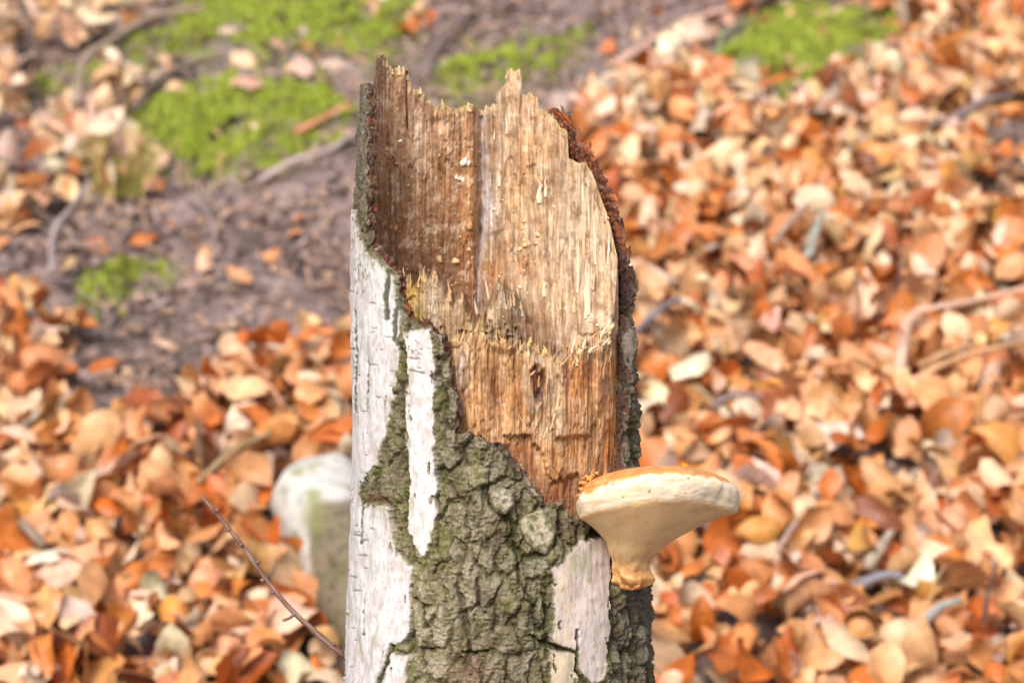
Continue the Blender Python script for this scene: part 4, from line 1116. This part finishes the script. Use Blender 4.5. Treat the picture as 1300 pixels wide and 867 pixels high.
# the litter is redder low on the bank and bleached higher up
pale_up = rng.random(n) < .38 * sstep(420, 60, lb) + .55 * sstep(480, 380, la) * sstep(330, 200, lb)
cls = np.where(pale_up, rng.choice([0, 1, 1, 8, 9], n), cls)
lcol = np.stack([lin(*c[1]) for c in LEAFC])[cls] * (.84 * np.exp(rng.normal(0, .12, n)))[:, None]
lcol = lcol * np.exp(rng.normal(0, .05, (n, 3)))
lcol = np.clip(lcol, .01, .75)
NRM = normal_at(lx_, ly_)
yaw = rng.uniform(0, 2 * np.pi, n); tip = .28 + .55 * layer
ROT = frames(NRM, yaw, rng.normal(0, 1, n) * tip, rng.normal(0, 1, n) * tip)
pos = np.stack([lx_, ly_, lz_], -1) + NRM * (.006 + .07 * layer[:, None])
pid = rng.integers(0, len(PROTO), n)
pa, pb = project(pos[:, 0], pos[:, 1], pos[:, 2])
dist = np.hypot(pos[:, 1] + D, pos[:, 2] - ZC)
sl_b = np.interp(pb, BK, LK) - 12; sr_b = np.interp(pb, BK, RK) + 12
infr = (pa > 8) & (pa < 1292) & (pb > 8) & (pb < 860) & ~((pa > sl_b) & (pa < sr_b) & (pb > 90)) & ~((pa > 720) & (pa < 940) & (pb > 580) & (pb < 750))
facing = np.abs(np.einsum('ij,ij->i', ROT[:, :, 2], np.array([0, -D, ZC]) - pos)) / np.linalg.norm(np.array([0, -D, ZC]) - pos, axis=1)
score = np.where(infr & (layer > .74) | infr & (zb_ > 5), size ** 2 * (facing + .15) / dist ** 2, -1)

HERO = [  # a, b, length px, colour, label
    (1073, 742, 70, (238, 210, 180), 'cream leaf with a broad blade lying right of the fungus among brown leaves', .9, .1),
    (1046, 684, 55, (214, 116, 22), 'vivid orange leaf lying just above the cream leaf on the right', .4, .1),
    (1008, 716, 64, (214, 160, 106), 'upright oval tan leaf standing left of the cream leaf', .1, 1.0),
    (1219, 738, 112, (224, 164, 104), 'long curled tan leaf near the right edge, low on the bank', -.5, .3),
    (844, 800, 70, (206, 98, 14), 'deep orange leaf touching the stump just below the fungus foot', 1.4, .2),
    (852, 712, 80, (212, 146, 88), 'large orange-tan leaf right beside the foot of the fungus', .5, .7),
    (1056, 780, 66, (222, 164, 110), 'pointed tan leaf just below the cream leaf on the right', 1.0, .3),
    (1135, 664, 66, (232, 190, 154), 'pale upright leaf right of the vivid orange leaf', -.2, .9),
    (1046, 584, 78, (232, 206, 188), 'large whitish leaf lying flat right of the fungus rim', 1.3, -.1),
    (1210, 662, 74, (222, 184, 146), 'broad beige leaf lying flat right of the pale upright leaf', 1.4, .1),
    (1173, 240, 82, (234, 206, 182), 'big bleached leaf high on the bank at upper right', 1.2, .2),
    (150, 682, 62, (212, 112, 34), 'vivid orange leaf left of the thin twig', 1.3, .2),
    (191, 232, 42, (232, 172, 136), 'peach leaf at the left foot of the moss, below the dead grass', .2, .5),
    (318, 113, 46, (214, 164, 140), 'pinkish oval leaf lying on the moss at upper left', 1.5, .2),
    (168, 178, 32, (232, 196, 162), 'small pale leaf above the dead grass tuft at upper left', 1.4, .4),
    (210, 444, 36, (224, 182, 152), 'lone beige leaf on the bare brown soil at left', 1.5, .3),
    (305, 356, 44, (220, 162, 118), 'small tan leaf on bare soil left of the white bark', .9, .3),
    (385, 92, 44, (226, 188, 170), 'pale pink leaf between the moss patches left of the stump top', .3, .4),
    (38, 590, 60, (236, 200, 172), 'pale cream leaf close to the left edge, middle height', 1.4, .3),
    (845, 385, 50, (236, 214, 194), 'bright whitish leaf just right of the stump at mid height', 1.2, .4),
]
def leaf_obj(me, R, p, s_, col):
    o = bpy.data.objects.new('fallen_leaf', me); COL.objects.link(o)
    M = Matrix([[R[i][j] * s_ for j in range(3)] + [p[i]] for i in range(3)] + [[0, 0, 0, 1]])
    o.matrix_world = M; o.color = (col[0], col[1], col[2], 1)
    return o
hero_p = []
flat_ids = [i for i in range(len(PROTO)) if np.ptp(PROTO[i][0][:, 2]) < .30] or list(range(len(PROTO)))
for k, (a, b, ln, c3, lab, yw_, up) in enumerate(HERO):
    g = to_ground(a, b + 6); nn = normal_at(np.array([g[0]]), np.array([g[1]]))
    dd = math.hypot(g[1] + D, g[2] - ZC)
    R = frames(nn, np.array([yw_]), np.array([up * .7 - .0]), np.array([.1]))[0]
    lift = .05 if not (k >= 12 and k <= 17) else .018
    p = g + nn[0] * lift + np.array([0, -.01, 0])
    o = leaf_obj(PROTO_ME[flat_ids[k % len(flat_ids)]], R, p, ln * dd / FP * 1.15, lin(*c3) * .85)
    tag(o, lab, 'leaf', 'fallen beech leaves'); hero_p.append((a, b))
NI = 300 - len(HERO)
order = np.argsort(-score)[:NI]
ind = np.zeros(n, bool); ind[order] = True
LAND = [((a, b), sh) for (a, b, sh) in (
    (1073, 742, 'the cream leaf'), (1046, 684, 'the vivid orange leaf on the right'), (1219, 738, 'the long curled tan leaf'), (844, 800, 'the deep orange leaf by the stump'),
    (1046, 584, 'the large whitish leaf'), (1173, 240, 'the big bleached leaf'), (150, 682, 'the vivid orange leaf on the left'), (318, 113, 'the pinkish leaf on moss'),
    (210, 444, 'the lone beige leaf on soil'), (38, 590, 'the cream leaf at the left edge'), (845, 385, 'the bright whitish leaf'), (1135, 664, 'the pale upright leaf'),
    (300, 680, 'the upper end of the thin twig'), (400, 805, 'the lower end of the thin twig'), (395, 640, 'the white log'), (930, 620, 'the fungus rim'), (1030, 60, 'the right moss cushion'),
    (150, 370, 'the small moss patch'), (150, 215, 'the dead grass tuft'), (30, 750, 'the thick branch stub'), (1005, 352, 'the slanting grey stick'), (1150, 500, 'the bent pale bark strip'),
    (1240, 470, 'the straight part of the bent strip'), (835, 472, 'the grey stick by the stump'), (1110, 820, 'the blue-grey branch piece'), (1190, 858, 'the whitish branch piece'), (1250, 835, 'the dark upright twig'),
    (880, 45, 'the long pinkish bark strip'), (1240, 200, 'the grey branch in the hollow'), (330, 550, 'the thin tan stick'), (300, 655, 'the straight pale stick'), (1240, 528, 'the long tan stick'),
    (180, 100, 'the curved grey root'), (95, 345, 'the pale root loop'), (800, 300, 'the right edge of the stump'), (1115, 612, 'the dark soil on the right'), (740, 200, 'the torn top edge of the bark'))]
seen = {}
labs = []
for i in order:
    ds = [math.hypot(pa[i] - q[0][0], pb[i] - q[0][1]) for q in LAND]; m_ = int(np.argmin(ds)); (qa, qb), sh = LAND[m_]
    dx2, dy2 = pa[i] - qa, pb[i] - qb
    if abs(dx2) > 2.2 * abs(dy2): wd_ = 'right of' if dx2 > 0 else 'left of'
    elif abs(dy2) > 2.2 * abs(dx2): wd_ = 'below' if dy2 > 0 else 'above'
    else: wd_ = ('below and ' if dy2 > 0 else 'above and ') + ('right of' if dx2 > 0 else 'left of')
    sz_ = 'large ' if size[i] > .076 else ('small ' if size[i] < .066 else '')
    bend = np.ptp(PROTO[pid[i]][0][:, 2]); sh_ = 'flat' if bend < .2 else ('curled' if bend < .36 else 'tightly curled')
    labs.append((sz_, LEAFC[cls[i]][0], sh_, wd_, sh, ds[m_]))
from collections import defaultdict
byk = defaultdict(list)
for i, l in zip(order, labs): byk[l[:5]].append((l[5], i))
for key, lst in byk.items():
    lst.sort()
    sz_, cn, sh_, wd_, sh = key
    for r_k, (dd_, i) in enumerate(lst):
        o = leaf_obj(PROTO_ME[pid[i]], ROT[i], pos[i], size[i], lcol[i])
        pre = '' if len(lst) == 1 else ('nearest ' if r_k == 0 else ('farthest ' if r_k == len(lst) - 1 else 'middle '))
        lb_ = '%s%s%s %s beech leaf %s %s' % (pre, sz_, cn, sh_, wd_, sh)
        if len(lb_.split()) > 16: lb_ = lb_.replace(' beech leaf', ' leaf')
        if len(lb_.split()) > 16: lb_ = lb_.replace('tightly curled ', 'curled ')
        tag(o, lb_, 'leaf', 'fallen beech leaves')
rest = np.where(~ind)[0]
VV, FFl, CC, UVv = [], [], [], []
off = 0
for q in range(len(PROTO)):
    s = rest[pid[rest] == q]
    if len(s) == 0: continue
    v, f, uv = PROTO[q]
    vv = np.einsum('nij,vj->nvi', ROT[s] * size[s][:, None, None], v) + pos[s][:, None, :]
    VV.append(vv.reshape(-1, 3)); FFl.append((f[None] + (np.arange(len(s)) * len(v))[:, None, None] + off).reshape(-1, 4))
    CC.append(np.repeat(lcol[s], len(v), 0)); UVv.append(np.tile(uv, (len(s), 1))); off += len(s) * len(v)
lit = obj('leaf_litter', make_mesh('leaf_litter', np.concatenate(VV), np.concatenate(FFl), np.concatenate(CC), True, np.concatenate(UVv)), M_LITTER)
tag(lit, 'deep litter of dry orange and tan beech leaves covering the bank', 'leaf litter', kind='stuff')

# leaf caught in the break of the stump
v, f, uv = PROTO[flat_ids[0]]
pl = wood_at(676, 424)
o = leaf_obj(PROTO_ME[flat_ids[0]], np.array(Matrix.Rotation(1.2, 3, 'X') @ Matrix.Rotation(.6, 3, 'Z')), pl + np.array([0, -6 * U, 0]), 40 * U, lin(222, 168, 134) * .8)
tag(o, 'small pinkish leaf caught in the splintered break of the stump', 'leaf', 'fallen beech leaves')

# ------------------------------------------------------------------ moss
MLAB = {'a': 'bright green moss cushion on the bank left of the stump', 'b': 'green moss along the top of the bank, upper left', 'c': 'green moss directly behind the broken top of the stump',
        'd': 'bright yellow-green moss cushion on the bank at upper right', 'e': 'small green moss patch on bare soil at left', 'f': 'little green moss tongue at the far upper left'}
for mi, (kx, poly) in enumerate(MOSS.items()):
    xs = [p[0] for p in poly]; ys = [p[1] for p in poly]
    NM = int(30000 * (max(xs) - min(xs)) * (max(ys) - min(ys)) / (300 * 140))
    pa_ = rng.uniform(min(xs) - 20, max(xs) + 20, NM); pb_ = rng.uniform(min(ys) - 14, max(ys) + 14, NM)
    # corner points on the bank, filled in between
    gg = np.array([[to_ground(a, b) for a in np.linspace(min(xs) - 20, max(xs) + 20, 6)] for b in np.linspace(min(ys) - 14, max(ys) + 14, 5)])
    ua = (pa_ - min(xs) + 20) / (max(xs) - min(xs) + 40) * 4.999; ub = (pb_ - min(ys) + 14) / (max(ys) - min(ys) + 28) * 3.999
    ia, ib = ua.astype(int), ub.astype(int); fa_, fb2 = (ua - ia)[:, None], (ub - ib)[:, None]
    p = gg[ib, ia] * (1 - fa_) * (1 - fb2) + gg[ib, ia + 1] * fa_ * (1 - fb2) + gg[ib + 1, ia] * (1 - fa_) * fb2 + gg[ib + 1, ia + 1] * fa_ * fb2
    sd_m = poly_sd(pa_, pb_, poly) + 20 * fbm(pa_ / 34, pb_ / 26, 3, 800)
    gap = fbm((pa_ + 1.2 * pb_) / 60, (pb_ + .45 * pa_) / 20, 4, 820 + mi)
    ok = rng.random(NM) < sstep(-16, 26, sd_m) * sstep(-.75 if kx == 'd' else -.5, .05, gap)
    p = p[ok]; sd_m = sd_m[ok]
    m = len(p)
    hump = .018 * sstep(0, 40, sd_m) * (1 + .8 * fbm(p[:, 0] * 9, p[:, 1] * 9, 3, 810))
    p[:, 2] = ground_z(p[:, 0], p[:, 1]) + hump
    dv = rng.normal(0, .55, (m, 3)) + np.array([0, -.15, 1.0]); dv /= np.linalg.norm(dv, axis=1)[:, None]
    sv = np.cross(dv, rng.normal(0, 1, (m, 3))); sv /= np.linalg.norm(sv, axis=1)[:, None]
    ln_ = rng.uniform(.005, .013, m)[:, None]
    tri = np.stack([p - sv * .0028, p + sv * .0028, p + dv * ln_], 1).reshape(-1, 3)
    cc = lin(138, 156, 52)[None] * (1 - (q_ := rng.random(m))[:, None]) + lin(186, 200, 84)[None] * q_[:, None]
    dk = sstep(.0, .7, fbm(p[:, 0] * 18, p[:, 1] * 18, 3, 830))[:, None]; cc = cc * (1 - .5 * dk) + lin(120, 112, 60) * .5 * dk
    cc = cc * .80
    o = obj('moss', make_mesh('moss', tri, np.arange(m * 3).reshape(-1, 3), np.repeat(cc, 3, 0)), M_MOSS)
    tag(o, MLAB[kx], 'moss', kind='stuff')

# ------------------------------------------------------------------ sticks, roots, bark strips on the bank
STK = [  # (polyline a,b), radius px, colour, name, label, category, lift
    ([(70, 410), (72, 370), (95, 335), (118, 300)], 5, (176, 160, 156), 'bare_root', 'pale curved root loop left of the small moss patch', 'root'),
    ([(100, 190), (108, 150), (140, 120), (200, 85), (260, 75)], 7, (168, 150, 128), 'bare_root', 'grey curved root arching through the upper left moss', 'root'),
    ([(170, 150), (205, 118), (250, 98), (285, 92)], 6, (128, 112, 96), 'dead_stick', 'brown stick along the dark hollow in the upper left moss', 'stick'),
    ([(330, 240), (370, 225), (420, 208), (445, 190)], 5, (196, 176, 172), 'dead_stick', 'pale thin stick below the moss, left of the stump', 'stick'),
    ([(375, 180), (410, 168), (445, 152)], 7, (208, 146, 102), 'bark_strip', 'orange-tan strip of bark on moss beside the stump top', 'bark strip'),
    ([(300, 520), (330, 550), (362, 598)], 3.5, (206, 150, 116), 'dead_stick', 'thin tan stick pointing at the white log', 'stick'),
    ([(255, 685), (300, 655), (348, 632)], 5, (178, 152, 112), 'dead_stick', 'straight pale stick leading left from the white log', 'stick'),
    ([(-10, 720), (25, 745), (60, 778)], 9, (156, 138, 120), 'dead_branch', 'thick grey branch stub at the lower left edge', 'branch'),
    ([(85, 300), (100, 330), (150, 325), (165, 300)], 4, (170, 150, 138), 'dead_stick', 'thin grey stick arching over the small moss patch', 'stick'),
    ([(980, 375), (1005, 352), (1030, 330)], 4.5, (190, 166, 148), 'dead_stick', 'pale grey stick slanting in the leaves right of the stump', 'stick'),
    ([(1022, 392), (1034, 365), (1042, 345)], 7, (168, 166, 152), 'bark_strip', 'grey-green bark strip beside the slanting grey stick', 'bark strip'),
    ([(1140, 545), (1145, 500), (1160, 474), (1220, 462), (1310, 440)], 8, (226, 188, 164), 'bark_strip', 'pale bent strip of bark hooking down near the right edge', 'bark strip'),
    ([(1165, 535), (1200, 528), (1235, 520)], 5, (200, 158, 118), 'dead_stick', 'short tan stick under the bent pale bark strip', 'stick'),
    ([(1165, 548), (1230, 530), (1310, 512)], 5, (216, 170, 126), 'dead_stick', 'long tan stick reaching the right edge at mid height', 'stick'),
    ([(808, 490), (835, 472), (860, 458)], 6, (146, 132, 136), 'dead_stick', 'grey stick touching the right edge of the stump', 'stick'),
    ([(905, 590), (930, 582), (965, 588)], 5, (150, 130, 130), 'dead_stick', 'dark grey twig just above the fungus rim', 'twig'),
    ([(985, 775), (1000, 760), (1012, 745)], 4.5, (190, 160, 146), 'dead_stick', 'short pale stick in the leaves under the oval tan leaf', 'stick'),
    ([(1080, 822), (1110, 820), (1140, 818)], 8, (146, 142, 148), 'dead_branch', 'short blue-grey branch piece at lower right', 'branch'),
    ([(1165, 868), (1190, 858), (1215, 850)], 7, (178, 172, 164), 'dead_branch', 'whitish grey branch piece at the bottom right edge', 'branch'),
    ([(1244, 870), (1250, 835), (1262, 800)], 3, (112, 88, 78), 'dead_stick', 'thin dark upright twig at the lower right', 'twig'),
    ([(1098, 795), (1115, 780), (1128, 762)], 9, (190, 172, 152), 'dead_branch', 'pale grey stub of wood between leaves at lower right', 'branch'),
    ([(780, 92), (840, 60), (900, 35), (975, 12)], 7, (222, 182, 162), 'bark_strip', 'long pale pinkish bark strip left of the right moss cushion', 'bark strip'),
    ([(908, 85), (920, 58), (945, 45)], 4, (160, 168, 128), 'dead_stick', 'thin curved stick in front of the right moss cushion', 'stick'),
    ([(1205, 215), (1240, 200), (1280, 190)], 6, (150, 132, 128), 'dead_branch', 'grey branch in the hollow at the far right', 'branch'),
    ([(240, 262), (262, 285), (275, 320)], 3.5, (170, 152, 150), 'dead_stick', 'thin curved grey twig on the bare soil', 'twig'),
    ([(540, 110), (560, 70), (600, 30)], 6, (150, 132, 124), 'bare_root', 'grey root behind the broken top of the stump', 'root'),
    ([(960, 25), (1000, 12), (1045, -8)], 9, (112, 98, 84), 'dead_branch', 'dark branch above the right moss cushion', 'branch'),
]
for k, (pl_, rp, c3, nm, lab, cat) in enumerate(STK):
    q = []
    for i, (a, b) in enumerate(pl_):
        g = to_ground(a, b); q.append(g)
    q = np.array(q); dd = np.hypot(q[:, 1] + D, q[:, 2] - ZC).mean()
    r_m = rp * dd / FP
    bare = np.max([poly_sd(np.array([pl_[0][0]]), np.array([pl_[0][1]]), P_)[0] for P_ in BARE + list(MOSS.values())])
    q = q + np.array([0, -.25, 1]) * (.02 + .3 * r_m if bare > 0 else .08)
    q[0] -= np.array([0, 0, .01])
    base = q[0].copy()
    rad = [r_m * (1 - .4 * i / (len(q) - 1)) for i in range(len(q))]
    me = tube(nm, q - base, rad, 9, lin(*c3) * .8, lin(*[max(20, x - 36) for x in c3]) * .8, .35, k + 20, 6, .28 if nm == 'bark_strip' else None)
    if nm == 'bark_strip':
        pass
    o = obj(nm, me, M_TWIG, None, tuple(base)); tag(o, lab, cat)

# dead grass tuft
gt = to_ground(150, 250); VVg, Fg, Cg = [], [], []
for k in range(130):
    az = rng.uniform(0, 2 * np.pi); ln = rng.uniform(.05, .12); sp_ = rng.uniform(.1, .75)
    b0 = np.array([rng.normal(0, .016), rng.normal(0, .014), 0])
    dr = np.array([math.cos(az) * sp_, math.sin(az) * sp_ * .8 - .15, 1.0]); dr /= np.linalg.norm(dr)
    sd2 = np.cross(dr, [0.2, 1, .1]); sd2 /= np.linalg.norm(sd2); wd = .0016
    p1 = b0 + dr * ln * .55; p2 = b0 + dr * ln + np.array([dr[0] * .03, dr[1] * .03, -.3 * sp_ * ln])
    i0 = len(VVg); VVg += [b0 - sd2 * wd, b0 + sd2 * wd, p1 - sd2 * wd, p1 + sd2 * wd, p2 - sd2 * .0004, p2 + sd2 * .0004]
    Fg += [(i0, i0 + 1, i0 + 3, i0 + 2), (i0 + 2, i0 + 3, i0 + 5, i0 + 4)]
    c = [lin(206, 178, 116), lin(190, 176, 104), lin(150, 150, 70)][rng.integers(0, 3)] * .8
    Cg += [c] * 6
o = obj('grass_tuft', make_mesh('grass_tuft', np.array(VVg), np.array(Fg), np.array(Cg)), M_DEBRIS, None, tuple(gt))
tag(o, 'straw coloured dead grass tuft beside the moss at upper left', 'grass tuft')

# ------------------------------------------------------------------ crumbs and bits on the bare soil
ND = 24000
dx_ = rng.uniform(-1.1, 1.2, ND); dy_ = rng.uniform(.9, 3.6, ND); dz_ = ground_z(dx_, dy_)
da, db = project(dx_, dy_, dz_)
zb2 = np.max(np.stack([poly_sd(da, db, p) for p in BARE]), 0)
ul2 = (da < 520) & (db < 320)
ok = (zb2 > -25) | (ul2 & (rng.random(ND) < .5)); dx_, dy_, dz_ = dx_[ok], dy_[ok], dz_[ok]
m = len(dx_); nn = normal_at(dx_, dy_)
Rm = frames(nn, rng.uniform(0, 6.28, m), rng.normal(0, .35, m), rng.normal(0, .5, m))
cube = np.array([(-1, -1, -1), (1, -1, -1), (1, 1, -1), (-1, 1, -1), (-.7, -.8, 1), (.8, -.6, 1), (.6, .8, 1), (-.8, .7, 1)], float)
cf = np.array([(0, 3, 2, 1), (4, 5, 6, 7), (0, 1, 5, 4), (1, 2, 6, 5), (2, 3, 7, 6), (3, 0, 4, 7)])
long_ = rng.random(m) < .45
scl = np.stack([np.where(long_, rng.uniform(.010, .03, m), rng.uniform(.003, .010, m)), np.where(long_, rng.uniform(.001, .0022, m), rng.uniform(.003, .007, m)), rng.uniform(.001, .003, m)], -1)
vv = np.einsum('nij,nvj->nvi', Rm, cube[None] * scl[:, None, :]) + (np.stack([dx_, dy_, dz_], -1) + nn * .006)[:, None, :]
DC = np.stack([lin(*c) for c in ((164, 140, 132), (124, 102, 94), (190, 166, 158), (206, 168, 142), (104, 86, 78))])[rng.integers(0, 5, m)] * .62
o = obj('soil_debris', make_mesh('soil_debris', vv.reshape(-1, 3), (cf[None] + (np.arange(m) * 8)[:, None, None]).reshape(-1, 4), np.repeat(DC, 8, 0), False), M_DEBRIS)
tag(o, 'small bits of twig, bark and soil scattered over the bare ground', 'debris', kind='stuff')
